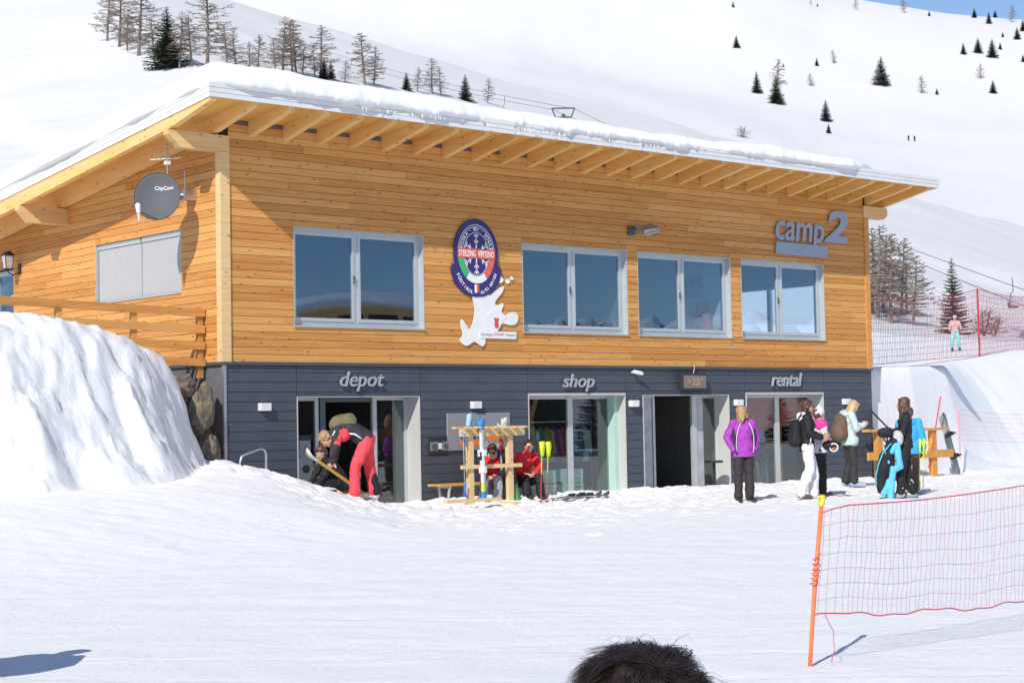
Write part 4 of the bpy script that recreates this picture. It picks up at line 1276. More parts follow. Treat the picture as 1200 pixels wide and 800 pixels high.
ORD = ["leftmost", "second", "third", "fourth", "fifth", "sixth", "seventh", "eighth", "ninth", "tenth", "eleventh", "twelfth", "thirteenth", "fourteenth", "fifteenth", "sixteenth",
       "seventeenth", "eighteenth", "nineteenth", "twentieth", "twenty-first", "twenty-second", "twenty-third", "twenty-fourth", "twenty-fifth", "twenty-sixth", "twenty-seventh", "twenty-eighth"]
buckets = {}
for x, y, h_, k in TREES:
    t_, p_ = bearing(x, y)
    zone = "roof" if t_ < 0.02 and p_ < 400 else "grove" if p_ < 220 else "hill"
    kk = "spruce" if k == 'S' else "larch"
    if zone == "grove" and k == 'B': kk = "shrub"
    buckets.setdefault((zone, kk), []).append((t_, x, y, h_, k))
i = 0
for (zone, kk), lst in buckets.items():
    lst.sort()
    for n_, (t_, x, y, h_, k) in enumerate(lst):
        i += 1
        big = "tall" if h_ > 7.5 else "small" if h_ < 4.5 else "middling"
        who = ORD[n_] + (" from the left" if n_ else "")
        if kk == "larch":
            nm, cat = "larch_tree", "tree"
            if zone == "roof": lab, grp = f"{big} bare larch behind the snowy roof, {who}", "bare larches standing behind the roof"
            elif zone == "grove": lab, grp = f"{big} bare larch in the grove right of the hut, {who}", "bare larches in the grove right of the hut"
            else: lab, grp = f"{big} leafless larch on the open snow slope, {who}", "scattered larches on the snow slope"
            me = LAR[i % 4] if k == 'L' else BUS[0]
        elif kk == "shrub":
            nm, cat = "larch_shrub", "shrub"
            lab, grp = (["low reddish leafless shrub behind the red net post, leftmost of the three", "low reddish leafless shrub behind the red net, middle of the three", "tiny brown shrub at the right edge beyond the net"][n_]), "leafless shrubs beyond the red net"
            me = BUS[1]
        else:
            nm, cat = "spruce_tree", "tree"
            if zone == "roof": lab, grp = f"{big} dark spruce behind the snowy roof, {who}", "dark spruces standing behind the roof"
            elif zone == "grove": lab, grp = "dark tiered spruce right of the hut, behind the skiing child", None
            else: lab, grp = f"{big} dark spruce on the open snow slope, {who}", "scattered spruces on the snow slope"
            me = SPR[i % 2] if zone != "grove" else SPR[2]
        e = empty(nm, (x, y, h1(x, y) - .15), lab, cat, rz=rnd.uniform(0, 6.28), group=grp)
        w_ = {'L': 1.42, 'S': 1.0 if zone == 'grove' else 1.45, 'B': 1.6}[k]  * rnd.uniform(.9, 1.15)
        if zone == "roof" and k == 'S' and h_ > 8: w_ = 1.5
        e.scale = (h_ * w_, h_ * w_, h_ * 1.03)
        link(bpy.data.objects.new("trunk", me[0]), e); link(bpy.data.objects.new("crown", me[1]), e)

# ------------------------------------------------------------------ what stands behind the photographer (seen in the panes)
for j, (x, y, h_, w_) in enumerate(((50, -43, 4.2, 1.5), (62, -40, 3.4, 1.5), (95, -60, 6, 1.2), (30, -75, 5, 1.2))):
    e = empty("spruce_tree", (x, y, -2.6), ["dark spruce outside the picture, mirrored in the shop window", "dark spruce mirrored in the rental window", "far dark spruce behind the photographer on the right", "tall dark spruce behind the photographer on the left"][j], "tree")
    e.scale = (h_ * w_, h_ * w_, h_)
    link(bpy.data.objects.new("trunk", SPR[j % 2][0]), e); link(bpy.data.objects.new("crown", SPR[j % 2][1]), e)
lo = empty("timber_lodge", (29, -37, -2.5), "timber-trussed lodge with a snowy arched roof, mirrored in the upper left window", "building", rz=.5)
sh = Sh()
arc = [(-9 + 18 * i / 14, 3.4 + 2.6 * math.sin(math.pi * i / 14)) for i in range(15)]
sh.prism([(-9, 0)] + arc[:1] + arc + [(9, 0)], -6, 5.0, axis=1); sh.build("wall", plain("lodge_wall", (.05, .045, .05), .5), lo)
sh = Sh()
sh.prism([(a, b + .1) for a, b in arc] + [(a, b + .75) for a, b in reversed(arc)], -7, 7, axis=1); sh.build("roof_snow", M_roofsnow, lo, True)
sh = Sh()
for i in range(14):
    a, b = arc[i], arc[i + 1]
    sh.tube([(a[0], 7.1, a[1]), (b[0], 7.1, b[1])], .16, 5)
    if i % 2 == 0: sh.tube([(a[0], 7.1, a[1]), (a[0] + 1.2, 5.2, 0)], .11, 5); sh.tube([(b[0], 7.1, b[1]), (b[0] - .9, 5.2, 0)], .11, 5)
sh.build("truss", M_rafter, lo)

# ------------------------------------------------------------------ chairlift
LT = Vector((126.94, 128.69, 36.92)); LR = Vector((94.3, 46.09, 8.78)); LU = Vector((145.24, 230.2, 68.3))
side_ = Vector((.755, -.656, 0))
lt_ = empty("lift_tower", (LT.x, LT.y, h1(LT.x, LT.y)), "grey chairlift tower top showing above the roof snow", "lift tower")
sh = Sh(); zt0 = LT.z - h1(LT.x, LT.y)
sh.tube([(0, 0, 0), (0, 0, zt0 - .6)], [.35, .22], 10); sh.build("mast", M_alu_dark, lt_)
sh = Sh()
for (a, b) in (((-1.4, -.0), (1.4, -.0)), ((-1.4, 0), (-.95, -1.1)), ((1.4, 0), (.95, -1.1)), ((-1, -1.1), (1, -1.1))):
    sh.tube([side_ * a[0] + Vector((0, 0, zt0 + .1 + a[1])), side_ * b[0] + Vector((0, 0, zt0 + .1 + b[1]))], .09, 6)
sh.build("crossarm", M_alu_dark, lt_)
cabs = []
def sag_line(a, b, sag, n=24): return [a.lerp(b, i / n) - Vector((0, 0, sag * 4 * (i / n) * (1 - i / n))) for i in range(n + 1)]
c1 = sag_line(LU, LT - side_ * 1.4, 1.2) + sag_line(LT - side_ * 1.4, LR + (LR - LT) * .35, .6)[1:]
c2 = sag_line(LU + side_ * 2.8, LT + side_ * 1.4, 1.2) + sag_line(LT + side_ * 1.4, Vector((89.05, 41.5, 6.63)) + (Vector((89.05, 41.5, 6.63)) - LT) * .3, .9)[1:]
for pts_, lab in ((c1, "upper steel lift cable running down over the slope to the right"), (c2, "lower steel lift cable beside the upper one")):
    sh = Sh(); sh.tube(pts_, .028, 5, cap=False)
    tag(sh.build("lift_cable", M_alu_dark), lab, "cable", "chairlift cables")
M_seat = plain("chair_seat_brown", (.16, .035, .04), .5)
def chair(name, top, drop, label, rz=0.7, w=1.1):
    e = empty("lift_chair", tuple(top), label, "lift chair", rz=rz, group="chairs hanging on the chairlift")
    sh = Sh(); sh.tube([(0, 0, 0), (0, -.05, -drop * .45), (0, .15, -drop * .55), (0, .15, -drop * .6)], .035, 6); sh.build("hanger", M_alu_dark, e)
    sh = Sh(); z = -drop * .6
    for s_ in (-1, 1):
        sh.tube([(0, .15, z), (s_ * w * .5, .12, z - .12), (s_ * w * .52, .25, -drop * .85), (s_ * w * .45, -.25, -drop)], .028, 6)
    sh.tube([(-w * .5, .25, -drop + .05), (w * .5, .25, -drop + .05)], .03, 6); sh.build("frame", M_alu_dark, e)
    sh = Sh(); sh.box(-w * .48, w * .48, -.35, .25, -drop, -drop + .1, bev=.03); sh.build("seat", M_seat, e)
    sh = Sh(); sh.box(-w * .48, w * .48, .24, .30, -drop + .08, -drop + .42, bev=.02); sh.build("backrest", M_seat, e)
    return e
lab_ch = ["empty brown chair on the lift high above the larch grove", "empty chair hanging right of the spruce, near the right edge", "brown chair cut by the right edge below the other one"]
chair("a", c1[24 + 15], 2.4, lab_ch[0]); chair("b", LR, 2.2, lab_ch[1]); chair("c", Vector((89.05, 41.5, 6.63)), 2.6, lab_ch[2])
rc = chair("d", c2[24 + 13], 2.6, "lift chair carrying two riders in blue and red in front of the larches")
for j, (k, lab) in enumerate(((2, "small lift chair high at the top left above the larches"), (9, "lift chair among the larches above the left roof corner"), (15, "lift chair hanging left of the forked larch"), (20, "lift chair beside the wide larch behind the roof"))):
    chair("e", (c1 if j % 2 == 0 else c2)[k], 2.3, lab)

# ------------------------------------------------------------------ nets
def cord_sheet(sh, P, nu, nv, rad, jit=0.0, r=rnd):
    """P(s,t)->Vector; nu uprights, nv rows"""
    J = {}
    def Q(i, j, du=0.0):
        if (i, j) not in J:
            J[(i, j)] = P(i / nu, j / nv) + Vector((r.uniform(-jit, jit), r.uniform(-jit, jit), r.uniform(-jit, jit) * .6))
        return J[(i, j)]
    for j in range(1, nv):
        sh.tube([Q(i, j) for i in range(nu + 1)], rad, 3, cap=False)
    for i in range(nu + 1):
        sh.tube([Q(i, j) for j in range(nv + 1)], rad, 3, cap=False)
npost = empty("net_pole", (-7.06, -17.83, -2.5), "orange leaning pole with a yellow cap in the foreground", "pole")
top = Vector((.20, .03, .915))
sh = Sh(); sh.tube([(0, 0, -.15), (.1, .015, .45), top], .0125, 10); sh.build("pole", M_orange, npost, True)
sh = Sh(); sh.tube([top + Vector((-.002, 0, -.02)), top + Vector((.01, 0, .045))], .018, 10); sh.tube([top + Vector((-.035, .0, .035)), top + Vector((.022, 0, .035))], .009, 8); sh.build("cap", M_yellow, npost, True)
sh = Sh(); pl = []
for i in range(90):
    t = i / 89; z = .44 + .18 * t; a = t * 6 * 2 * math.pi
    rr_ = .016 + .008 * abs(math.sin(t * 23)); c_ = top * (z / .915)
    pl.append((c_.x + rr_ * math.cos(a), c_.y + rr_ * math.sin(a), z + .012 * math.sin(t * 40)))
sh.tube(pl, .0026, 5); sh.build("cord_winding", M_netred, npost, True)
net = empty("safety_net", (-6.9, -17.85, -2.5), "red cord net stretched from the orange foreground pole to the right edge", "net")
A0, A1 = Vector((-6.86, -17.86, -1.60)), Vector((-1.6, -17.95, -1.60)); B0, B1 = Vector((-6.93, -17.84, -2.225)), Vector((-1.6, -17.95, -2.34))
org = Vector((-6.9, -17.85, -2.5))
def PN_(s, t):
    tp = A0.lerp(A1, s) + Vector((0, 0, .42 * s * s - .012 * min(1, s * 6))); bt = B0.lerp(B1, s) + Vector((0, 0, -.045 * math.sin(math.pi * min(1, s * 1.6)) + .012 * math.sin(s * 40)))
    q = tp.lerp(bt, t)
    q += Vector((0, 0, -.06 * math.sin(math.pi * min(1, s * 1.6)) * math.sin(math.pi * t) * (1 - t)))
    if s < .035:
        pole = Vector((-7.06, -17.83, -2.5)) + top * (.93 - .62 * t)
        q = pole.lerp(q, ss(s / .035) * .75 + .25)
    return q - org
sh = Sh(); sh.tube([PN_(i / 60, 0) for i in range(61)], .0042, 5); sh.build("top_cord", M_netred, net, True)
sh = Sh(); sh.tube([PN_(i / 90, 1) + Vector((0, 0, .006 * math.sin(i * 1.3))) for i in range(91)], .0042, 5); sh.build("bottom_cord", M_netred, net, True)
ep = empty("net_pole", (-1.58, -17.95, -2.5), "orange pole outside the picture holding the right end of the net", "pole")
sh = Sh(); sh.tube([(0, 0, -.15), (0, 0, 1.42)], .0155, 10); sh.build("pole", M_orange, ep, True)
sh = Sh(); cord_sheet(sh, PN_, 118, 7, .0012, .007); tag(sh.build("mesh", M_cordpale, net), kind="stuff")
sh = Sh(); sh.tube([(-.02, .0, .28), (.03, -.02, .18), (.02, -.03, .08), (-.02, -.04, .01)], .0022, 4); sh.build("loose_cord", M_netred, net)

def far_net(posts, heights, label, cell, rad, mats, group=None, lean=0.0, base_mat=M_red, drop=.1):
    e = empty("safety_net", posts[0], label, "net", group=group)
    O = Vector(posts[0])
    for k in range(len(posts) - 1):
        a, b = Vector(posts[k]) - O, Vector(posts[k + 1]) - O
        L = (b - a).length; nu = max(4, int(L / cell)); nv = max(3, int(heights[k] / cell))
        def P(s, t):
            hh = heights[k] + (heights[k + 1] - heights[k]) * s
            q = a.lerp(b, s); wx, wy = q.x + O.x, q.y + O.y
            g_ = max(h1(wx, wy) - O.z, q.z) + .05
            return Vector((q.x, q.y, g_)).lerp(Vector((q.x, q.y, q.z + hh - .25 * hh * 4 * s * (1 - s) * .35)), 1 - t)
        sh = Sh(); cord_sheet(sh, P, nu, nv, rad, .01); tag(sh.build("mesh", mats, e), kind="stuff")
        sh = Sh(); sh.tube([P(i / 20, 0) for i in range(21)], rad * 2, 4); sh.build("top_cord", M_netred if rad > .003 else mats, e)
        sh = Sh(); sh.tube([P(i / 20, 1) for i in range(21)], rad * 2.4, 4); sh.build("bottom_cord", M_netred if rad > .003 else mats, e)
    for p, hgt in zip(posts, heights):
        q = Vector(p) - O; sh = Sh(); sh.tube([q - Vector((0, 0, .4)), q + Vector((lean, 0, hgt))], .03 if hgt > 1.8 else .02, 8); sh.build("post", base_mat, e)
    return e
M_darkpost = plain("dark_red_post", (.10, .02, .03), .5)
e = far_net([(18.04, .95, h1(18.04, .95)), (30.73, 6.34, h1(30.73, 6.34)), (46.6, 13.7, h1(46.6, 13.7))], [1.75, 2.08, 2.1], "tall red net on red posts along the snow bank right of the hut", .17, .0048, M_cordpale)
e.children[-3].data.materials[0] = M_darkpost
e = far_net([(21.0, .45, -1.75), (26.4, 1.15, -1.95)], [.80, .86], "low faded red net standing before the snow bank at the right edge", .12, .0024, M_netpink, base_mat=M_netpink)

# timber rail of the terrace
ra = empty("timber_rail", (0, .5, 0), "larch board railing of the raised terrace, half buried in the snow bank", "railing")
for k in range(4):
    zt_ = .885 - .27 * k
    sh = Sh(); dz = .028
    sh.prism([(-9.0, zt_ - .128 + dz * 9), (-.03, zt_ - .128), (-.03, zt_), (-9.0, zt_ + dz * 9)], -.015, .022, axis=1)
    sh.build("rail_board", M_plank, ra)
for x in (-.09, -1.30, -2.6, -3.9, -5.2, -6.5, -7.8):
    block("post", x - .045, x + .045, .024, .11, -.25, .86 - .028 * x, M_plank, ra)
# boulders between bank and wall
M_rock = plain("brown_rock", (.16, .125, .09), .9, var=.45, nscale=5, bump=1.0, bscale=14)
def rock(loc, r_, label, seed, rz=0):
    bm = bmesh.new(); bmesh.ops.create_icosphere(bm, subdivisions=4, radius=1)
    for v in bm.verts:
        n_ = v.co.normalized()
        d_ = mnoise.fractal(n_ * 1.3 + Vector((seed, 0, 0)), 1, 2, 4) * .38 + abs(mnoise.noise(n_ * 2.6 + Vector((0, seed, 0)))) * .3
        v.co = Vector((n_.x * r_[0], n_.y * r_[1], n_.z * r_[2])) * (1 + d_ * .7)
    me = bpy.data.meshes.new("boulder"); bm.to_mesh(me); bm.free(); me.materials.append(M_rock)
    o = bpy.data.objects.new("boulder", me); link(o); o.location = loc; o.rotation_euler = (0, .25, rz)
    tag(o, label, "boulder", "boulders between snow bank and hut wall")
rock((-.42, -.02, -.78), (.23, .20, .38), "large brown boulder against the left hut corner, uppermost of three", 1.0, .4)
rock((-.33, -.02, -1.42), (.21, .20, .34), "dark brown boulder low against the left hut corner", 4.0, 1.2)
rock((-.66, .12, -.40), (.20, .20, .18), "small boulder half under snow below the terrace rail end", 7.0, .2)
# tubular hoop barriers by the depot
def hoop(name, pts, label, r_=.02):
    o_ = Vector(pts[0]); sh = Sh(); P = [Vector(p) - o_ for p in pts]
    sh.tube(P, r_, 8); ob = sh.build(name, M_steel, None, True); ob.location = o_
    tag(ob, label, "handrail")
hoop("hoop_rail", [(-.31, -1, -1.95), (-.32, -1, -1.62), (-.29, -1, -1.53), (-.22, -1, -1.49), (.04, -1, -1.42), (.12, -1, -1.42), (.165, -1, -1.48), (.165, -1, -2.15)], "bent steel tube hoop standing in the snow slope left of the depot door")
hoop("hoop_rail", [(1.48, -.2, -2.25), (1.50, -.2, -2.09), (1.54, -.2, -2.04), (1.63, -.2, -2.0), (1.68, -.2, -2.02), (1.72, -.2, -2.08), (1.72, -.2, -2.4)], "small steel tube hoop just in front of the depot glass")
sh = Sh(); o_ = Vector((16.8, -.15, -2.5))
for z in (-.93, -1.30): sh.tube([Vector((16.8, -.1, z)) - o_, Vector((17.9, -.1, z - .72)) - o_], .02, 6)
for x in (16.85, 17.4, 17.85): sh.tube([Vector((x, -.1, -2.6)) - o_, Vector((x, -.1, -.96 - (x - 16.8) * .655)) - o_], .018, 6)
ob = sh.build("stair_rail", M_black, None, True); ob.location = o_; tag(ob, "dark sloping stair rail at the far right corner of the hut", "handrail")
# tall round table by the middle entrance
tb = empty("bar_table", (11.62, -.06, -2.5), "small round black bar table beside the middle entrance", "table")
sh = Sh(); sh.tube([(0, 0, .53), (0, 0, .575)], .19, 20); sh.build("table_top", M_black, tb)
sh = Sh(); sh.tube([(0, 0, -.1), (0, 0, .53)], .03, 8); sh.build("leg", M_black, tb)
# ------------------------------------------------------------------ people
def cloth(name, c, rough=.7, var=.10):
    return plain(name, c, rough, var=var, nscale=14, bump=.35, bscale=55, spec=.3)
def hair_mat(name, lo, hi):
    m, nt, b = new_mat(name)
    f, _ = pos_noise(nt, (60, 60, 7), 1.0, 4)
    nt.links.new(ramp(nt, f, [(.3, lo), (.7, hi)]), b.inputs["Base Color"])
    b.inputs["Roughness"].default_value = .42
    bp = N(nt, "ShaderNodeBump"); bp.inputs["Strength"].default_value = .6; bp.inputs["Distance"].default_value = .006
    nt.links.new(f, bp.inputs["Height"]); nt.links.new(bp.outputs[0], b.inputs["Normal"])
    return m
H_dark = hair_mat("dark_hair", (.012, .008, .006), (.045, .028, .02))
H_brown = hair_mat("brown_hair", (.05, .022, .012), (.15, .075, .045))
H_blond = hair_mat("blond_hair", (.26, .145, .06), (.50, .32, .16))
H_lblond = hair_mat("light_blond_hair", (.42, .26, .13), (.62, .44, .25))
H_chest = hair_mat("chestnut_hair", (.04, .016, .010), (.12, .045, .028))
M_eye = plain("eye_dark", (.02, .015, .012), .2)
M_lip = plain("lips", (.45, .14, .12), .5)
M_shade = plain("dark_lens", (.01, .01, .012), .1, spec=.9)

BASE = dict(head=(0, .03, 1.565), neck=(0, 0, 1.43), chest=(0, 0, 1.27), waist=(0, .0, 1.06), hip=(0, 0, .93),
            shL=(-.165, 0, 1.385), elL=(-.215, -.03, 1.11), wrL=(-.225, .05, .87), haL=(-.225, .075, .80),
            shR=(.165, 0, 1.385), elR=(.215, -.03, 1.11), wrR=(.225, .05, .87), haR=(.225, .075, .80),
            hiL=(-.085, 0, .90), knL=(-.10, .02, .49), anL=(-.105, -.01, .09), toL=(-.125, .15, .04),
            hiR=(.085, 0, .90), knR=(.10, .02, .49), anR=(.105, -.01, .09), toR=(.125, .15, .04))

def lerp(a, b, t): return Vector(a).lerp(Vector(b), t)
def hand(s, wr, ha, side, curl=.5, k=1.0, palm_n=None):
    """palm, four bent fingers of unequal length and a thumb leaving the side of the palm"""
    wr, ha = Vector(wr), Vector(ha); d = (ha - wr).normalized()
    n_ = Vector(palm_n) if palm_n is not None else Vector((-side, 0, 0))
    n_ = (n_ - d * n_.dot(d))
    if n_.length < 1e-4: n_ = d.orthogonal()
    n_.normalize(); w = d.cross(n_).normalized()
    p0 = wr + d * .02 * k; p1 = wr + d * .085 * k
    s.cap(p0, p1, .021 * k, .024 * k, 1.7, side=w)
    for i, (off, L) in enumerate(((-.030, .062), (-.010, .074), (.010, .070), (.029, .052))):
        b0 = p1 + w * off * k + d * .005 * k
        m_ = b0 + (d * math.cos(curl * .7) + n_ * math.sin(curl * .7)) * L * .5 * k
        e_ = m_ + (d * math.cos(curl * 1.7) + n_ * math.sin(curl * 1.7)) * L * .5 * k
        s.cap(b0, m_, .0095 * k, .009 * k, n=8); s.cap(m_, e_, .009 * k, .0078 * k, n=8)
    tb_ = wr + d * .035 * k - w * .028 * k
    s.cap(tb_, tb_ + (d * .6 - w * .7 + n_ * .3).normalized() * .036 * k, .012 * k, .010 * k, n=8)
    s.cap(tb_ + (d * .6 - w * .7 + n_ * .3).normalized() * .036 * k, tb_ + (d * .6 - w * .7 + n_ * .3).normalized() * .036 * k + (d * .9 + n_ * .5).normalized() * .028 * k, .010 * k, .008 * k, n=8)

def person(label, loc, psi, height=1.68, pose=None, head_psi=0.0, head_tilt=0.0, skin=None, jacket=None, trousers=None, boots=None, boot_big=False,
           hair=None, hair_style="bob", shades=False, collar=None, jacket_len=.10, puff=1.0, leg_w=1.0, extra=None, voxel=.0135, group=None, curl=.5, hood=None, gloves=None):
    skin = skin or M_skin
    J = {k: Vector(v) for k, v in BASE.items()}
    for k, v in (pose or {}).items(): J[k] = Vector(v)
    root = empty("person", loc, label, "person", rz=-YAW - math.pi / 2 - math.pi / 2 + math.radians(psi), group=group)
    # psi 0: facing the camera, 90: facing the right of the picture, 180: away
    root.scale = (height / 1.68,) * 3
    hd = J['head']
    # the head's own frame
    up = (hd - J['neck']).normalized()
    Rh = Matrix.Rotation(math.radians(head_psi), 3, 'Z') @ Matrix.Rotation(math.radians(head_tilt), 3, 'X')
    hp = lambda x, y, z: hd + Rh @ Vector((x, y, z))
    b = Sh()
    b.ell(hp(0, -.008, .022), (.073, .092, .090), Rh); b.ell(hp(0, .022, -.035), (.056, .068, .074), Rh)
    b.cap(hp(0, .085, .008), hp(0, .103, -.022), .008, .012, n=8)                      # nose
    b.ell(hp(0, .068, -.088), (.024, .022, .020), Rh)                                  # chin
    b.ell(hp(0, .084, -.052), (.024, .012, .010), Rh)
    for s_ in (-1, 1): b.ell(hp(s_ * .074, -.006, -.005), (.010, .020, .030), Rh)       # ears
    for s_ in (-1, 1): b.ell(hp(s_ * .034, .066, -.012), (.024, .018, .020), Rh)        # cheeks
    b.cap(J['neck'] - up * .05, hp(0, -.01, -.06), .056, .052)
    sx = (J['shR'] - J['shL']).normalized(); hx = (J['hiR'] - J['hiL']).normalized()
    b.cap(J['hip'], J['waist'], .085, .078, 1.55, hx); b.cap(J['waist'], J['chest'], .078, .095, 1.45, sx); b.cap(J['chest'], lerp(J['shL'], J['shR'], .5), .095, .07, 1.6, sx)
    for S in 'LR':
        b.cap(J['sh' + S], J['el' + S], .045, .036); b.cap(J['el' + S], J['wr' + S], .035, .024)
        hand(b, J['wr' + S], J['ha' + S], -1 if S == 'L' else 1, curl)
        b.cap(J['hi' + S], J['kn' + S], .078, .052); b.cap(J['kn' + S], J['an' + S], .050, .036)
        b.cap(J['an' + S] - Vector((0, 0, .03)), J['to' + S], .036, .030, 1.1)
    b.remesh("body", skin, root, voxel=min(voxel, .0105), smooth=2)
    # features
    e = Sh()
    for s_ in (-1, 1): e.ell(hp(s_ * .031, .081, .010), (.011, .005, .006), Rh, 8, 6)
    if not shades: e.build("eyes", M_eye, root, True)
    if shades:
        g_ = Sh()
        for s_ in (-1, 1): g_.ell(hp(s_ * .034, .090, .008), (.030, .008, .020), Rh, 10, 6)
        g_.tube([hp(-.074, .0, .015), hp(-.066, .08, .014), hp(0, .098, .014), hp(.066, .08, .014), hp(.074, .0, .015)], .0035, 5)
        g_.build("sunglasses", M_shade, root, True)
    m_ = Sh(); m_.ell(hp(0, .094, -.053), (.019, .005, .005), Rh, 8, 6); m_.build("mouth", M_lip, root, True)
    # trousers
    if trousers:
        t = Sh(); k = leg_w
        t.cap(J['hip'] - Vector((0, 0, .02)), J['waist'].lerp(J['hip'], .45), .108 * (.5 + k / 2), .095, 1.45, hx)
        for S in 'LR':
            t.cap(J['hi' + S], J['kn' + S], .098 * (.4 + .6 * k), .074 * k)
            t.cap(J['kn' + S], lerp(J['kn' + S], J['an' + S], .92), .074 * k, .076 * k)
            t.cap(lerp(J['kn' + S], J['an' + S], .8), lerp(J['kn' + S], J['an' + S], .97), .076 * k, .078 * k)
        t.remesh("trousers", trousers, root, voxel=voxel, smooth=3, fold=.018, ffreq=10, seed=rnd.random() * 9)
    # jacket
    if jacket:
        j = Sh(); q = puff
        bot = J['hip'] - (J['waist'] - J['hip']).normalized() * jacket_len
        j.cap(bot, J['waist'], .120 * q, .108 * q, 1.45, hx); j.cap(J['waist'], J['chest'], .108 * q, .122 * q, 1.38, sx)
        j.cap(J['chest'], lerp(J['shL'], J['shR'], .5) - up * .01, .122 * q, .080 * q, 1.5, sx)
        j.cap(J['neck'] - up * .03, J['neck'] + up * .025, .076, .070, 1.1, sx)
        for S in 'LR':
            j.cap(J['sh' + S], J['el' + S], .070 * q, .060 * q); j.cap(J['el' + S], lerp(J['el' + S], J['wr' + S], .93), .060 * q, .045 * q)
        jo = j.remesh("jacket", jacket, root, voxel=voxel, smooth=3, fold=.020, ffreq=10, seed=rnd.random() * 9)
        ax = (J['waist'] - J['hip']).normalized()
        for v in jo.data.vertices:                                   # a straight hem
            h_ = (v.co - J['hip']).dot(ax)
            if h_ < -jacket_len * .9 and (v.co - J['hip']).length < .36: v.co -= ax * (h_ + jacket_len * .9) * .92
    if collar:
        c_ = Sh(); c_.cap(J['neck'] + up * .0, J['neck'] + up * .035, .083, .086, 1.08, sx); c_.remesh("collar", collar, root, voxel=.012, smooth=1)
    if hood:
        c_ = Sh(); c_.ell(J['neck'] + Vector((0, -.10, -.03)), (.15, .09, .09)); c_.cap(J['neck'] + Vector((-.09, -.02, 0)), J['neck'] + Vector((.09, -.02, 0)), .05, .05)
        c_.remesh("hood", hood, root, voxel=.014, smooth=3, fold=.012)
    # boots
    if boots:
        for S in 'LR':
            s_ = Sh(); an, to = J['an' + S], J['to' + S]
            f = Vector((to.x - an.x, to.y - an.y, 0)).normalized()
            if boot_big:
                zt_ = an + (J['kn' + S] - an).normalized() * .20
                s_.cap(Vector((an.x, an.y, an.z + .0)), zt_, .060, .068, 1.0); s_.cap(an + Vector((0, 0, -.035)) - f * .03, to + f * .04 + Vector((0, 0, .012)), .052, .044, 1.05)
                so = s_.remesh("boot", boots, root, voxel=.011, smooth=1)
                bk = Sh()
                for i in range(3):
                    cpt = an + (J['kn' + S] - an).normalized() * (.04 + .055 * i) + f * .062
                    bk.tube([cpt - f.cross(Vector((0, 0, 1))) * .045, cpt, cpt + f.cross(Vector((0, 0, 1))) * .045], .007, 5)
                bk.build("buckle", M_alu_dark, so)
            else:
                s_.cap(an + Vector((0, 0, -.03)) - f * .02, to + f * .02, .044, .036, 1.05); s_.cap(an, an + Vector((0, 0, .10)), .048, .05)
                s_.remesh("boot", boots, root, voxel=.011, smooth=1)
    if gloves:
        for S in 'LR':
            s_ = Sh(); hand(s_, J['wr' + S], J['ha' + S], -1 if S == 'L' else 1, curl, 1.25); s_.cap(lerp(J['wr' + S], J['el' + S], .15), J['wr' + S], .040, .034)
            s_.remesh("glove", gloves, root, voxel=.010, smooth=1)
    # hair
    if hair:
        h_ = Sh()
        if hair_style == "helmet":
            h_.ell(hp(0, -.018, .045), (.102, .118, .105), Rh)
            h_.remesh("helmet", hair, root, voxel=.012, smooth=2)
        else:
            h_.ell(hp(0, -.028, .048), (.092, .100, .088), Rh); h_.ell(hp(0, -.05, .0), (.086, .072, .092), Rh)
            h_.cap(hp(-.045, .050, .088), hp(.045, .050, .088), .024, .024)
            if hair_style in ("bob", "long"):
                drop = .16 if hair_style == "bob" else .36
                for a in range(-7, 8):
                    an_ = a / 7 * 2.05; x_, y_ = math.sin(an_) * .088, -math.cos(an_) * .088 + (-.005)
                    jit = .012 * math.sin(a * 5.3)
                    h_.cap(hp(x_ * .95, y_ * .95, .03), hp(x_ * (1.12 if hair_style == "bob" else 1.0) + jit, y_ * 1.02 - .005, -drop * (.9 + .15 * math.cos(a * 3.1))), .028, .017 if hair_style == "bob" else .022)
                if hair_style == "long":
                    for a in range(-3, 4): h_.cap(hp(a * .028, -.085, -.05), hp(a * .034, -.095, -.40 + .02 * abs(a)), .028, .016)
            if hair_style == "bun":
                h_.ell(hp(0, -.115, .05), (.045, .04, .045), Rh); h_.cap(hp(-.07, -.02, .0), hp(-.06, -.06, -.09), .03, .02); h_.cap(hp(.07, -.02, .0), hp(.06, -.06, -.09), .03, .02)
            h_.remesh("hair", hair, root, voxel=.0105, smooth=1, fold=.010, ffreq=26, seed=rnd.random() * 9)
    if extra: extra(root, J, hp)
    return root

def gz(x, y): return h1(x, y)
def backpack(root, c, size, mat, tilt=0, name="backpack", strap=True, J=None):
    s_ = Sh(); c = Vector(c)
    w, d, h_ = size
    s_.cap(c + Vector((0, 0, -h_ * .28)), c + Vector((0, d * .1, h_ * .28)), d * .62, d * .50, w / d, (1, 0, 0)); s_.ell(c + Vector((0, -d * .35, -h_ * .15)), (w * .42, d * .30, h_ * .25))
    s_.cap(c + Vector((-w * .3, 0, h_ * .35)), c + Vector((w * .3, 0, h_ * .35)), d * .26, d * .26)
    o = s_.remesh(name, mat, root, voxel=.014, smooth=3, fold=.016, ffreq=7)
    if J:
        st = Sh()
        for S in 'LR':
            a = J['sh' + S] * .6 + J['neck'] * .4 + Vector((0, -.09, .055))
            st.tube([c + Vector((0, 0, h_ * .3)), a, J['sh' + S] * .62 + J['neck'] * .38 + Vector((0, .06, .045)), J['chest'] + Vector((.12 if S == 'R' else -.12, .135, -.02)), J['waist'] + Vector((.17 if S == 'R' else -.17, .06, .04)), c + Vector((0, 0, -h_ * .3))], .014, 6)
        st.build("strap", mat, o)
    return o

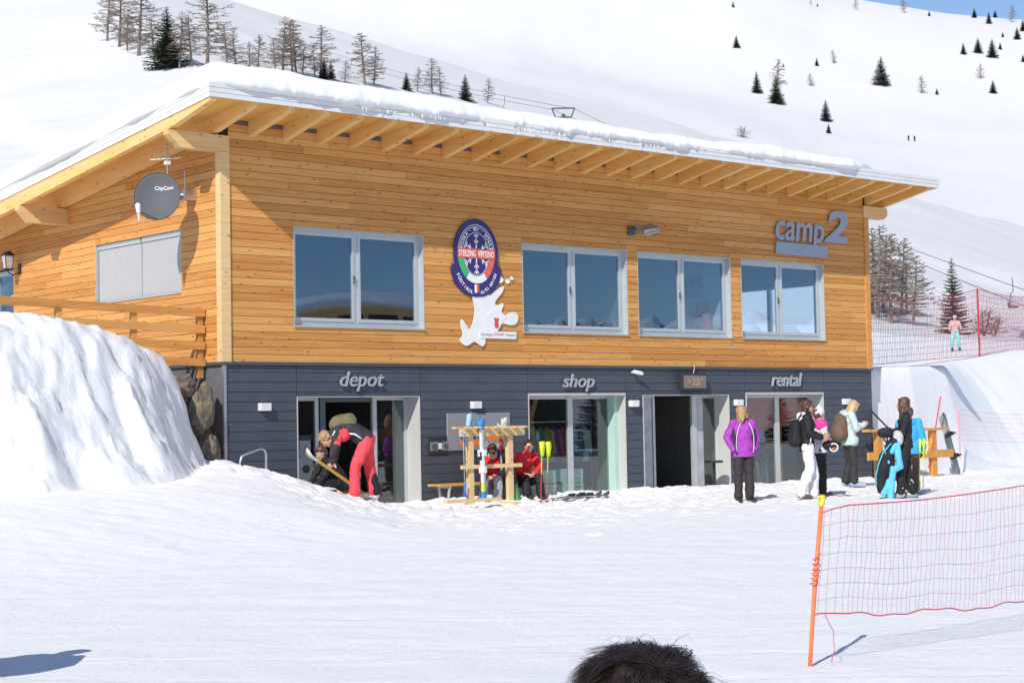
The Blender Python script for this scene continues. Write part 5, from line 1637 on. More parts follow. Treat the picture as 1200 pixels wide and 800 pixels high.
C_black = cloth("black_cloth", (.018, .018, .02)); C_dark = cloth("charcoal_cloth", (.035, .034, .038)); C_white = cloth("white_cloth", (.74, .74, .78), var=.04)
C_purple = cloth("purple_cloth", (.36, .055, .40)); C_red = cloth("coral_red_cloth", (.80, .075, .095)); C_red2 = cloth("bright_red_cloth", (.70, .03, .035))
C_mint = cloth("pale_mint_cloth", (.50, .60, .58)); C_brownbag = cloth("brown_bag_cloth", (.15, .095, .065)); C_blue = cloth("sky_blue_cloth", (.05, .38, .72)); C_lblue = cloth("light_blue_cloth", (.12, .50, .74))
C_olive = cloth("olive_bag_cloth", (.16, .15, .075)); C_browntr = cloth("brown_cloth", (.16, .075, .055)); C_grey = cloth("grey_cloth", (.33, .33, .34)); C_turq = cloth("turquoise_cloth", (.25, .68, .62))
P_greyboot = plain("grey_boot", (.40, .40, .40), .4, var=.15); P_blueboot = plain("pale_blue_boot", (.38, .44, .56), .4); P_whiteboot = plain("white_boot", (.80, .80, .80), .4, var=.05); P_brownshoe = plain("brown_shoe", (.10, .05, .035), .6)
P_blackshoe = plain("black_shoe", (.015, .015, .016), .5)

def stripe(root, pts, r_, mat, name="trim"):
    s_ = Sh(); s_.tube([Vector(p) for p in pts], r_, 6); return s_.build(name, mat, root, True)

# 1 woman in the purple jacket
def ex(root, J, hp):
    for s_ in (-1, 1):
        stripe(root, [(s_ * .075, .118, 1.39), (s_ * .125, .128, 1.28), (s_ * .155, .122, 1.16), (s_ * .165, .105, .98), (s_ * .150, .110, .88)], .007, C_white)
        stripe(root, [(s_ * .185, .030, 1.33), (s_ * .192, .062, 1.22), (s_ * .190, .080, 1.10), (s_ * .182, .085, .97), (s_ * .172, .080, .89)], .027, C_dark, "side_panel")
person("woman in a purple jacket with sunglasses and blond bob, hands in pockets", (7.42, -4.58, gz(7.42, -4.58)), 12, 1.62,
       pose=dict(elL=(-.275, -.06, 1.12), wrL=(-.20, .07, .92), haL=(-.12, .03, .88), elR=(.275, -.06, 1.12), wrR=(.20, .07, .92), haR=(.12, .03, .88), knL=(-.095, .02, .49), knR=(.10, .03, .49)),
       head_psi=60, skin=M_skin_tan, jacket=C_purple, trousers=cloth("dark_brown_cloth", (.042, .033, .035)), boots=P_blackshoe, hair=H_blond, hair_style="bob", shades=True, collar=C_dark, puff=1.16, leg_w=1.08, jacket_len=.15, extra=ex)

# 2 woman in black and white, in profile, carrying a jacket and a helmet
WALK = dict(knL=(-.09, .10, .50), anL=(-.10, .10, .09), toL=(-.11, .26, .04), knR=(.09, .03, .50), anR=(.10, -.14, .10), toR=(.11, .01, .035))
def ex(root, J, hp):
    backpack(root, (0, -.20, 1.12), (.30, .20, .44), C_black, J=J)
    stripe(root, [(.155, .03, 1.42), (.19, .05, 1.24), (.195, .06, 1.08), (.185, .04, .92)], .011, C_white)
    s_ = Sh(); s_.cap((-.10, -.05, 1.445), (.10, -.05, 1.445), .040, .040); s_.cap((.0, -.11, 1.42), (0, -.10, 1.38), .06, .07); s_.remesh("collar", C_white, root, .012, 2)
person("woman in profile with black jacket, white ski trousers and black backpack", (8.60, -5.0, gz(8.60, -5.0)), 84, 1.70,
       pose=dict(WALK, elL=(-.21, .06, 1.12), wrL=(-.12, .27, 1.06), haL=(-.10, .33, 1.07), elR=(.225, .02, 1.12), wrR=(.17, .25, 1.03), haR=(.15, .31, 1.03)),
       head_psi=10, skin=M_skin_tan, jacket=C_black, trousers=C_white, boots=P_brownshoe, hair=H_chest, hair_style="bun", shades=True, puff=1.06, leg_w=1.14, jacket_len=.13, extra=ex)
# 3 the companion behind her in a white, grey and pink jacket
def ex(root, J, hp):
    s_ = Sh(); s_.ell(hp(0, -.01, .05), (.10, .115, .10)); s_.ell(hp(0, -.01, .16), (.03, .03, .03)); s_.remesh("woolly_hat", C_white, root, .012, 2, fold=.006)
    for z, c_ in ((1.36, cloth("pink_cloth", (.72, .06, .30))), (1.10, C_grey)):
        s_ = Sh(); s_.cap((-.13, .0, z), (.13, .0, z), .128 if z > 1.3 else .135, .128 if z > 1.3 else .135, 1); s_.remesh("jacket_band", c_, root, .013, 2)
person("person in white, grey and pink jacket half hidden behind the white-trousered woman", (9.47, -4.55, gz(9.47, -4.55)), 110, 1.56,
       pose=dict(elR=(.24, .02, 1.10), wrR=(.20, .22, 1.00), haR=(.19, .28, 1.0), elL=(-.22, .05, 1.12), wrL=(-.16, .22, 1.05), haL=(-.15, .28, 1.05)), jacket=cloth("pale_grey_cloth", (.58, .60, .62)), trousers=C_black, boots=P_blackshoe,
       hair=H_brown, hair_style="short", puff=1.12, extra=ex, gloves=C_black)
# a helmet with orange lining held between the two
hl = empty("ski_helmet", (8.87, -5.30, -1.58), "black ski helmet with white and orange lining held by the woman in white trousers", "helmet", rz=-YAW)
hl.scale = (.78, .78, .78)
s_ = Sh(); s_.cap((-.07, 0, .02), (.06, 0, .02), .115, .12); s_.remesh("shell", C_black, hl, .012, 2)
s_ = Sh(); ang = [2 * math.pi * i / 20 for i in range(21)]
s_.tube([(.05 + .11 * math.cos(a) * .8, -.085 - .02 * math.sin(a), -.03 + .085 * math.sin(a)) for a in ang], .018, 6); s_.build("rim", C_white, hl, True)
s_ = Sh(); s_.ell((.05, -.085, -.03), (.07, .02, .065)); s_.build("lining", plain("orange_lining", (.50, .16, .06), .8), hl, True)

# 4 blond person in a pale mint jacket with a brown rucksack, head bent
def ex(root, J, hp):
    backpack(root, (0, -.20, 1.16), (.36, .26, .48), C_brownbag, J=J)
    s_ = Sh(); s_.box(-.02, .05, .355, .37, 1.16, 1.27); s_.build("phone", M_black, root)
    s_ = Sh(); s_.cap((-.07, .02, .88), (.09, .02, .89), .125, .13, 1); s_.remesh("jacket_hem", C_mint, root, .014, 3, fold=.014)
person("blond person in a pale mint jacket with brown rucksack, head bent over a phone", (12.90, -2.55, gz(12.9, -2.55)), 100, 1.74,
       pose=dict(head=(0, .10, 1.535), elL=(-.20, .05, 1.12), wrL=(-.07, .28, 1.20), haL=(-.03, .33, 1.22), elR=(.22, .05, 1.12), wrR=(.10, .28, 1.20), haR=(.06, .33, 1.22),
                 knL=(-.10, .03, .50), anL=(-.12, -.06, .10), toL=(-.14, .10, .04), knR=(.10, .04, .50), anR=(.12, .02, .10), toR=(.14, .18, .04)),
       head_tilt=-32, jacket=C_mint, trousers=C_dark, boots=P_blueboot, boot_big=True, hair=H_lblond, hair_style="bob", puff=1.12, leg_w=1.05, jacket_len=.13, hood=C_mint, extra=ex)

# 5 long-haired girl in black, with the blue jacket of the person behind
def ex(root, J, hp): pass
person("girl with long brown hair in black ski clothes and grey ski boots", (9.80, -6.18, gz(9.80, -6.18)), 262, 1.72,
       pose=dict(elL=(-.20, .06, 1.10), wrL=(-.14, .28, 1.05), haL=(-.12, .34, 1.04), elR=(.21, .04, 1.12), wrR=(.13, .27, 1.12), haR=(.10, .33, 1.11),
                 knL=(-.10, .08, .50), anL=(-.12, .12, .10), toL=(-.13, .28, .04), knR=(.09, -.02, .50), anR=(.10, -.10, .10), toR=(.12, .06, .04)),
       head_psi=-14, jacket=C_black, trousers=C_black, boots=P_greyboot, boot_big=True, hair=H_brown, hair_style="long", puff=1.0, leg_w=1.0, extra=ex)
person("person in a sky-blue hooded jacket and brown trousers standing behind the long-haired girl", (11.08, -5.33, gz(11.08, -5.33)), 160, 1.56,
       pose=dict(elL=(-.235, -.02, 1.10), wrL=(-.24, .07, .90), elR=(.235, .0, 1.10), wrR=(.235, .08, .88)),
       jacket=C_blue, trousers=C_browntr, boots=P_greyboot, boot_big=True, hair=H_brown, hair_style="short", puff=1.28, leg_w=1.0, hood=C_blue, jacket_len=.16, gloves=C_black)
# ski suit she holds, hanging to the snow
su = empty("ski_suit", (9.42, -6.10, gz(9.42, -6.10)), "black and light-blue ski suit held up so that it hangs to the snow", "ski suit", rz=-YAW)
s_ = Sh(); s_.cap((.10, 0, .98), (-.04, .0, .70), .09, .13, 1.1, (0, 1, 0)); s_.cap((-.04, 0, .70), (-.15, .0, .36), .13, .10, 1.0); s_.cap((-.15, 0, .36), (-.14, 0, .16), .10, .07); s_.cap((.02, -.02, .75), (.02, -.02, .42), .08, .06)
s_.remesh("torso", C_black, su, .013, 3, fold=.02, ffreq=7)
s_ = Sh(); s_.cap((.14, -.06, .98), (.03, -.10, .80), .045, .045); s_.cap((.14, -.08, .92), (.16, -.10, .55), .05, .065); s_.cap((.16, -.09, .55), (.08, -.08, .50), .06, .05)
s_.cap((.05, -.08, .52), (.0, -.08, .05), .055, .062); s_.cap((-.02, -.06, .30), (-.12, -.06, .10), .05, .045); s_.cap((-.10, -.1, .86), (-.02, -.11, .62), .018, .022)
s_.remesh("sleeve", C_lblue, su, .012, 2, fold=.014, ffreq=9)
stripe(su, [(.02, -.13, .95), (-.12, -.13, .80), (-.20, -.11, .60), (-.24, -.06, .40), (-.23, -.05, .24)], .012, C_lblue, "piping")
s_ = Sh(); s_.cap((.16, -.02, 1.08), (.16, -.02, .98), .09, .085, 1.1, (1, 0, 0)); s_.remesh("lining", plain("pale_lining", (.5, .5, .5), .8), su, .013, 2, fold=.01)
h2 = empty("ski_helmet", (9.33, -6.12, gz(9.4, -6.1) + 1.13), "small black ski helmet lying on top of the hanging ski suit", "helmet", rz=-YAW)
s_ = Sh(); s_.cap((-.06, 0, 0), (.04, 0, .01), .085, .09); s_.remesh("shell", C_black, h2, .011, 1)
s_ = Sh(); s_.cap((-.11, -.03, -.02), (-.09, -.04, .05), .022, .02); s_.cap((-.02, -.08, .06), (.03, -.08, .06), .018, .018); s_.build("goggle_strap", M_rubber, h2, True)
bg_ = empty("sports_bag", (10.0, -5.75, gz(10.0, -5.75) + .40), "small bright red bag hanging beside the knees of the long-haired girl", "bag", rz=-YAW)
s_ = Sh(); s_.cap((-.08, 0, .0), (.06, 0, 0), .09, .09, 1.3, (0, 0, 1)); s_.remesh("body", C_red2, bg_, .012, 2, fold=.008)
s_ = Sh(); s_.tube([(-.1, 0, .1), (-.04, 0, .25), (.04, 0, .25), (.08, 0, .1)], .008, 5); s_.build("strap", C_black, bg_)
# yellow-handled poles carried by the brown-trousered person
pp = empty("ski_poles", (11.02, -5.62, gz(11, -5.6)), "neon-yellow handled ski poles in the hand of the person in brown trousers", "ski poles", rz=-YAW)
for dx in (-.02, .05):
    s_ = Sh(); s_.tube([(dx, 0, .98), (dx - .04, 0, .06)], .008, 6); o = s_.build("pole", M_neon, pp)
    s_ = Sh(); s_.cap((dx, 0, .98), (dx - .005, 0, .82), .022, .018); s_.tube([(dx, -.02, .98), (dx + .07, -.03, .86), (dx + .03, -.02, .72), (dx - .0, 0, .80)], .010, 5); s_.build("grip", M_neon, o, True)

# 6 skier bending down at the depot
bx, by = 1.18, -2.2
def ex(root, J, hp):
    s_ = Sh(); s_.cap((0, .20, 1.20), (0, .40, 1.16), .13, .12, 1.15, (1, 0, 0)); s_.remesh("rucksack", C_olive, root, .014, 3, fold=.018, ffreq=7)
    s_ = Sh(); s_.cap((0, -.02, .94), (0, .20, 1.085), .145, .135, 1.3, (1, 0, 0)); s_.remesh("jacket_back", C_dark, root, .014, 3, fold=.01)
    s_ = Sh(); s_.cap((-.10, .30, 1.0), (.10, .30, 1.0), .115, .115, 1); s_.cap((-.17, .36, 1.03), (-.21, .40, .86), .068, .062); s_.cap((.17, .36, 1.03), (.21, .40, .86), .068, .062); s_.remesh("chest_panel", C_red, root, .014, 3, fold=.01)
    for S, x in (('L', -1), ('R', 1)):
        stripe(root, [(x * .20, .02, .93), (x * .215, .12, 1.0), (x * .20, .20, 1.01)], .014, C_white)
        stripe(root, [(x * .235, .46, .98), (x * .25, .42, 1.06)], .012, C_white)
        s_ = Sh(); s_.cap(J['sh' + S] + Vector((x * .02, .03, -.02)), lerp(J['el' + S], J['wr' + S], .55) + Vector((x * .02, .02, 0)), .062, .046); s_.remesh("sleeve_panel", C_dark, root, .013, 2, fold=.008)
        s_ = Sh(); s_.cap(lerp(J['kn' + S], J['an' + S], .35) + Vector((x * -.03, -.03, 0)), lerp(J['kn' + S], J['an' + S], .95) + Vector((x * -.03, -.03, 0)), .062, .074); s_.remesh("leg_panel", C_black, root, .013, 2)
person("skier in coral red trousers and black-red jacket bending down at the depot door", (bx, by, gz(bx, by)), 276, 1.72,
       pose=dict(hip=(0, -.08, .93), waist=(0, .06, 1.02), chest=(0, .27, 1.07), neck=(0, .44, 1.02), head=(0, .56, .93), shL=(-.16, .37, 1.06), shR=(.16, .37, 1.06),
                 elL=(-.22, .42, .80), wrL=(-.17, .47, .58), haL=(-.14, .49, .52), elR=(.21, .40, .80), wrR=(.12, .44, .57), haR=(.10, .46, .51),
                 hiL=(-.09, -.06, .90), hiR=(.09, -.06, .90), knL=(-.13, .12, .52), anL=(-.15, .14, .10), toL=(-.17, .30, .04), knR=(.14, -.10, .50), anR=(.17, -.17, .10), toR=(.19, -.01, .04)),
       head_tilt=-62, jacket=C_dark, trousers=C_red, boots=P_whiteboot, boot_big=True, hair=H_blond, hair_style="short", puff=1.05, leg_w=1.16, jacket_len=.02, extra=ex)
person("person in dark clothes crouching in the depot doorway behind the red skier", (1.72, -.75, -2.42), 300, 1.60,
       pose=dict(hip=(0, -.12, .40), waist=(0, -.02, .55), chest=(0, .14, .72), neck=(0, .25, .84), head=(0, .31, .95), shL=(-.16, .21, .80), shR=(.16, .21, .80),
                 elL=(-.21, .34, .58), wrL=(-.14, .46, .40), haL=(-.12, .50, .34), elR=(.21, .34, .58), wrR=(.14, .46, .42), haR=(.12, .50, .36),
                 hiL=(-.09, -.10, .38), hiR=(.09, -.10, .38), knL=(-.15, .28, .46), anL=(-.15, .06, .09), toL=(-.17, .22, .04), knR=(.14, .28, .46), anR=(.15, .04, .09), toR=(.17, .20, .04)),
       head_tilt=-30, jacket=C_black, trousers=C_black, boots=P_blackshoe, boot_big=True, hair=H_brown, hair_style="short", puff=1.05)
# 7, 8 the pair sitting on the bench
SIT = dict(hip=(0, -.02, .33), waist=(0, -.03, .47), chest=(0, -.0, .68), neck=(0, .03, .84), head=(0, .08, .965), shL=(-.165, .01, .80), shR=(.165, .01, .80), hiL=(-.09, .02, .32), hiR=(.09, .02, .32),
           knL=(-.13, .42, .40), anL=(-.13, .50, .10), toL=(-.14, .66, .05), knR=(.13, .42, .40), anR=(.13, .48, .10), toR=(.14, .64, .05),
           elL=(-.23, .12, .56), wrL=(-.10, .30, .46), haL=(-.06, .35, .45), elR=(.23, .12, .56), wrR=(.10, .30, .46), haR=(.06, .35, .45))
person("seated person with bowed dark head, red jacket and grey trousers behind the ski rack", (5.30, -.50, -2.47), -6, 1.62,
       pose=dict(SIT, head=(0, .14, .93)), head_tilt=-28, jacket=C_red2, trousers=C_grey, boots=P_greyboot, boot_big=True, hair=H_chest, hair_style="short", puff=1.05, collar=C_white, leg_w=1.1, shades=True)
person("seated smiling person in a red jacket and black trousers right of the ski rack", (5.98, -.52, -2.47), 24, 1.66,
       pose=dict(SIT, chest=(-.04, .0, .68), neck=(-.09, .02, .84), head=(-.11, .06, .965), shL=(-.24, .0, .80), shR=(.09, .02, .79), elL=(-.28, .14, .56), elR=(.20, .14, .57)), head_psi=-20,
       jacket=C_red2, trousers=C_black, boots=P_blackshoe, boot_big=True, hair=H_dark, hair_style="short", puff=1.1, leg_w=1.05)
# 9 skiing child in turquoise behind the far net
def ex(root, J, hp):
    for s_ in (-1, 1):
        k = Sh(); k.box(s_ * .17 - .05, s_ * .17 + .05, -.75, .65, -.01, .03); k.tube([(s_ * .17, .65, .01), (s_ * .17, .76, .07)], .04, 6); k.build("ski", M_black, root)
person("child in a turquoise helmet and trousers skiing beyond the tall red net", (38.66, 12.67, h1(38.66, 12.67) + .02), -12, 1.27,
       pose=dict(knL=(-.15, .14, .48), anL=(-.17, .02, .12), toL=(-.17, .17, .06), knR=(.15, .14, .48), anR=(.17, .02, .12), toR=(.17, .17, .06), elL=(-.27, .10, 1.10), wrL=(-.26, .27, 1.0), elR=(.27, .10, 1.10), wrR=(.26, .27, 1.0)),
       jacket=cloth("pale_pink_cloth", (.62, .42, .38)), trousers=C_turq, boots=P_blackshoe, boot_big=True, hair=C_turq, hair_style="helmet", puff=1.1, leg_w=1.2, voxel=.02, extra=ex)
# 10, 11 two walkers far up the slope
for k, (x, y) in enumerate(((451.4, 313.2), (453.0, 312.0))):
    person(["left one of two tiny dark walkers far up the snow slope", "right one of two tiny dark walkers far up the snow slope"][k], (x, y, h1(x, y)), 170, 1.9, pose=WALK, jacket=C_dark, trousers=C_black, boots=P_blackshoe, hair=H_dark, hair_style="short", voxel=.035, puff=1.3, leg_w=1.2, group="walkers on the slope")
# riders on the lift
rp = rc.location
for k, (dx, c1_, c2_) in enumerate(((-.28, C_grey, C_black), (.30, C_blue, C_red2))):
    q = Vector((rp.x, rp.y, rp.z)) + Matrix.Rotation(.7, 3, 'Z') @ Vector((dx, -.1, 0)) + Vector((0, 0, -2.55 - .22))
    person(["lift rider in grey on the left of the moving chair", "lift rider in bright blue top on the right of the moving chair"][k], q, 20, 1.75, pose={k_: v for k_, v in SIT.items()}, jacket=c1_, trousers=c2_, boots=P_blackshoe,
           hair=H_dark, hair_style="helmet", voxel=.03, puff=1.2)

# 12 dark-haired head close to the camera, at the bottom edge
hx_, hy_ = -13.05, -22.47
def ex(root, J, hp):
    s_ = Sh(); r = random.Random(5)
    def on(th, ph, k=1.0): return Vector((math.sin(ph) * math.cos(th) * .098 * k, math.sin(ph) * math.sin(th) * .116 * k - .015, math.cos(ph) * .108 * k + .03))
    crown = Vector((.25, -.35, .9)).normalized()
    for c in range(420):
        th, cz = r.uniform(0, 2 * math.pi), r.uniform(-.3, 1); ph = math.acos(cz)
        n_ = Vector((math.sin(ph) * math.cos(th), math.sin(ph) * math.sin(th), math.cos(ph)))
        away = n_ - crown; away = (away - n_ * away.dot(n_)); away = away.normalized() if away.length > .05 else n_.orthogonal()
        near_ = (n_ - crown).length < .30
        sw = n_.cross(away); dr = (away + sw * r.uniform(-.2, 1.1) + Vector((r.gauss(0, .25), r.gauss(0, .25), r.gauss(0, .15))))
        dr = (dr - n_ * dr.dot(n_)).normalized()
        L = r.uniform(.05, .11); lift = r.uniform(.002, .020); curlv = n_.cross(dr) * r.uniform(-.5, .5)
        if near_:
            q_ = Vector((r.gauss(0, 1), r.gauss(0, 1), 0)); dr = (q_ - n_ * q_.dot(n_)).normalized(); L *= .6; lift *= .6
        curlv = n_.cross(dr) * r.uniform(-.5, .5)
        root_ = Vector((n_.x * .098, n_.y * .116 - .015, n_.z * .108 + .03))
        for k in range(55):
            o_ = root_ + dr * r.gauss(0, .006) + n_.cross(dr) * r.gauss(0, .007) + n_ * r.uniform(-.004, .006)
            stray = 1.0 if r.random() < .975 else 2.0
            P = []
            for q in (0, .33, .66, 1):
                P.append(o_ + dr * L * q + curlv * L * q * q * .8 + n_ * (lift * stray * math.sin(q * 2.2) - .35 * (L * q) ** 2 / .1) + dr.cross(n_) * r.gauss(0, .0007))
            w = n_.cross(dr) * r.uniform(.00035, .0007)
            P = [hp(*p) for p in P]
            s_.add([P[0] - w, P[0] + w, P[1] - w, P[1] + w, P[2] - w * .8, P[2] + w * .8, P[3]], [(0, 1, 3, 2), (2, 3, 5, 4), (4, 5, 6)])
    s_.build("hair_strands", hair_mat("near_black_hair", (.006, .004, .004), (.05, .03, .022)), root)
cr0 = person("tousled dark-haired head of a person rising from the bottom edge near the camera", (hx_, hy_, -1.425 - 1.70), 168, 1.68, jacket=C_black, trousers=C_black, boots=P_blackshoe, hair=H_dark, hair_style="short", extra=ex)
# 13 person standing just outside the left edge, whose shadow reaches in
person("person in red jacket and blue trousers cut off by the left edge", (-11.30, -14.86, gz(-11.30, -14.86)), -21, 1.42,
       pose=dict(elR=(.31, .02, 1.12), wrR=(.26, .12, .92), elL=(-.31, .02, 1.12), wrL=(-.27, .12, .92)), jacket=C_red2, trousers=cloth("navy_cloth", (.02, .03, .22)), boots=P_blackshoe, boot_big=True, hair=C_red2, hair_style="helmet", puff=1.5, leg_w=1.4, gloves=C_red2)
# ------------------------------------------------------------------ ski rack, skis, poles, bench
def ski_mesh(L=1.6, tipc=None):
    """one ski standing on its tail, base towards -Y, tip curled; width in X"""
    s = Sh(); n = 26; vs, fs = [], []
    for i in range(n + 1):
        t = i / n; z = L * t
        w = .050 + .016 * (abs(t - .48) / .5) ** 1.7
        if t > .93: w *= math.sqrt(max(0.02, 1 - ((t - .93) / .07) ** 2))
        y = .012 * math.sin(math.pi * t) + (max(0, t - .88) / .12) ** 2 * .075
        for (sx_, sy_) in ((-1, 0), (1, 0), (1, 1), (-1, 1)): vs.append((w * sx_, y + .014 * sy_, z))
    for i in range(n):
        for k in range(4): fs.append((i * 4 + k, i * 4 + (k + 1) % 4, i * 4 + 4 + (k + 1) % 4, i * 4 + 4 + k))
    fs += [(0, 3, 2, 1), (n * 4, n * 4 + 1, n * 4 + 2, n * 4 + 3)]
    s.add(vs, fs); return s
def ski_look(name, bands, L):
    """printed bands along the ski, by height"""
    m, nt, b = new_mat(name)
    tc = N(nt, "ShaderNodeTexCoord"); sp_ = N(nt, "ShaderNodeSeparateXYZ"); nt.links.new(tc.outputs["Object"], sp_.inputs[0])
    dv_ = N(nt, "ShaderNodeMath", operation='DIVIDE'); nt.links.new(sp_.outputs[2], dv_.inputs[0]); dv_.inputs[1].default_value = L
    r = N(nt, "ShaderNodeValToRGB"); r.color_ramp.interpolation = 'CONSTANT'
    e = r.color_ramp.elements; e[0].position = 0; e[0].color = (*bands[0][1], 1); e[1].position = bands[-1][0]; e[1].color = (*bands[-1][1], 1)
    for p, c in bands[1:-1]: x = e.new(p); x.color = (*c, 1)
    nt.links.new(dv_.outputs[0], r.inputs[0]); nt.links.new(r.outputs[0], b.inputs["Base Color"]); b.inputs["Roughness"].default_value = .3
    return m
def binding(parent, z, mat=M_black, y=-1):
    s = Sh(); s.box(-.035, .035, -.055 if y < 0 else .014, 0 if y < 0 else .07, z - .16, z - .05, bev=.008); s.box(-.04, .04, -.065 if y < 0 else .014, 0 if y < 0 else .08, z + .13, z + .25, bev=.01)
    s.box(-.025, .025, -.02 if y < 0 else .014, -.001 if y < 0 else .03, z - .05, z + .13)
    s.box(-.075, .075, -.035 if y < 0 else .03, -.02 if y < 0 else .045, z + .20, z + .23); return s.build("binding", mat, parent)
def ski_pair(label, loc, rz, lean, roll, L, bands, bmat=M_black, gap=.028, group=None, name="skis"):
    e = empty(name, loc, label, "skis", group=group)
    e.rotation_euler = (lean, roll, rz)
    m = ski_look("ski_print", bands, L)
    for k, yy in enumerate((0, gap)):
        o = ski_mesh(L).build("ski", m, e, True); o.location = (0, yy, 0)
        if k: o.scale = (1, -1, 1); 
        binding(o, L * .46, bmat)
    return e
def poles(label, loc, rz, lean, roll, L, shaft, grip, n=2, sep=.13, basket=M_black, red_from=None):
    e = empty("ski_poles", loc, label, "ski poles"); e.rotation_euler = (lean, roll, rz)
    for k in range(n):
        x = k * sep; s = Sh(); s.tube([(x, 0, .0), (x, 0, L - .1)], [.004, .0075], 7); p = s.build("pole", shaft, e)
        if red_from: s = Sh(); s.tube([(x, 0, .02), (x, 0, red_from)], .0085, 7); s.build("lower_shaft", M_red, p)
        s = Sh(); s.cap((x, 0, L - .12), (x, 0, L), .016, .02)
        s.prism([(x - .055, L + .03), (x + .03, L + .045), (x + .055, L - .04), (x + .02, L - .22), (x - .018, L - .23), (x - .03, L - .15)], -.035, .02, axis=1) if grip is M_neon else s.tube([(x, 0, L), (x + .05, 0, L - .1), (x + .02, 0, L - .2)], .01, 5)
        s.build("grip", grip, p, True)
        s = Sh(); s.tube([(x, 0, .055), (x, 0, .07)], .04, 12); s.build("basket", basket, p)
    return e

# pale timber ski rack in front of the poster
RY = -1.0
rk = empty("ski_rack", (4.75, RY, -2.5), "pale timber ski rack with two posts and a notched top board", "ski rack")
for x in (-.41, .50):
    block("post", x - .055, x + .055, -.045, .045, -.1, 1.30, M_pale, rk)
s = Sh()
xx = -.72; pts = [(-.72, -.16), (.83, -.16)]
top_ = [(.83, .02)]
s.box(-.72, .83, .0, .10, 1.335, 1.372); 
s.build("top_board", M_pale, rk)
s = Sh(); s.box(-.68, .79, -.10, -.047, 1.20, 1.335); s.build("top_rail", M_pale, rk)
for k in range(7):
    x = -.62 + .22 * k
    block("notch_block", x, x + .12, -.20, -.101, 1.335, 1.37, M_pale, rk)
s = Sh(); s.box(-.66, .72, -.095, -.047, .64, .705); s.build("lower_rail", M_pale, rk)
s = Sh(); s.box(-.05, .10, -.75, .10, -.10, .06); s.build("foot", M_pale, rk)
gp = empty("timber_board", (3.66, -1.85, -2.37), "pale timber board lying on the snow in front of the rack", "board")
s = Sh(); s.box(-.56, .62, -.06, .06, -.02, .035); s.build("board", M_pale, gp)
s = Sh(); s.box(-.22, -.02, -.085, -.063, -.05, .03); s.build("block", M_pale, gp)
bn = empty("bench", (5.1, -.45, -2.5), "long low bench with brown boards under the poster", "bench")
for k in range(3):
    block("seat_board", -1.12, 1.16, -.19 + .13 * k, -.07 + .13 * k, .335, .375, M_orange_timber, bn)
for x in (-.9, -.05, .95):
    s = Sh(); s.tube([(x - .06, -.15, -.1), (x, -.15, .33)], .025, 6); s.tube([(x + .06, .15, -.1), (x, .15, .33)], .025, 6); s.box(x - .03, x + .03, -.17, .17, .30, .334); s.build("leg_frame", M_alu, bn)

W_, K_, B_, Y_, R_c, G_ = (.74, .74, .74), (.03, .03, .035), (.03, .30, .72), (.75, .80, .05), (.62, .04, .05), (.10, .30, .12)
ski_pair("white race skis with blue tips and blue-yellow tails leaning on the rack", (4.48, -1.22, -2.46), 0.1, -.05, .02, 1.48, [(0, B_), (.14, Y_), (.24, W_), (.50, K_), (.60, W_), (.86, B_)], M_white)
ski_pair("black and green skis with pale tips leaning at the right end of the rack", (5.42, -1.02, -2.48), -.2, -.10, -.11, 1.52, [(0, G_), (.20, K_), (.55, K_), (.72, R_c), (.80, (.55, .60, .50))], M_black)
ski_pair("red and black skis crossing behind the right rack post", (5.16, -.95, -2.48), .3, -.08, .09, 1.42, [(0, K_), (.4, (.3, .3, .32)), (.6, R_c), (.8, (.70, .72, .66))], M_black)
bs = poles("thin pale ski pole with a blue basket hanging from the left end of the rack", (4.15, -1.08, -2.36), 0, 0, -.01, 1.10, M_alu, plain("pole_blue", (.05, .25, .70), .4), n=1, basket=plain("basket_blue", (.04, .16, .62), .4))
s = Sh(); s.cap((0, 0, .10), (.01, 0, .24), .02, .028); s.cap((.02, 0, .08), (.05, 0, .0), .014, .012); s.build("tip_guard", plain("guard_blue", (.04, .18, .66), .4), bs, True)
gl_ = empty("ski_gloves", (4.30, -1.02, -1.13), "light-blue gloves and cord lying on the left of the rack top", "gloves")
s = Sh(); s.cap((0, 0, .03), (.03, 0, .18), .045, .05); s.cap((.03, 0, .17), (.06, 0, .22), .03, .02); s.remesh("glove", plain("glove_pale_blue", (.35, .55, .78), .7), gl_, .010, 1, fold=.008)
s = Sh(); s.tube([(.05, 0, .05), (.18, -.02, .06), (.30, -.02, .08)], .014, 6); s.tube([(-.06, -.05, -.10), (-.14, -.08, -.14), (-.20, -.08, -.10)], .012, 6); s.build("cord", plain("cord_blue", (.05, .30, .75), .5), gl_, True)
yp = poles("pair of neon-yellow gripped poles with red lower shafts stuck in the snow", (5.44, -1.6, -2.52), 0, .0, .055, 1.07, M_neon, M_neon, sep=.145, red_from=.56)
fs_ = empty("skis", (6.42, -1.45, gz(6.42, -1.45) + .03), "pair of dark skis with bindings lying flat on the snow before the shop window", "skis", rz=.12)
for k, (dy, a) in enumerate(((0, .0), (-.18, .10))):
    o = ski_mesh(1.35).build("ski", ski_look("grey_ski", [(0, (.25, .25, .27)), (.4, (.45, .45, .46)), (.7, (.12, .12, .13))], 1.35), fs_, True)
    o.rotation_euler = (0, math.pi / 2, a); o.location = (-.62, dy, .0)
    o.rotation_euler = Matrix(((0, 0, 1), (1, 0, 0), (0, 1, 0))).to_euler()
    binding(o, .62, M_black, y=1)
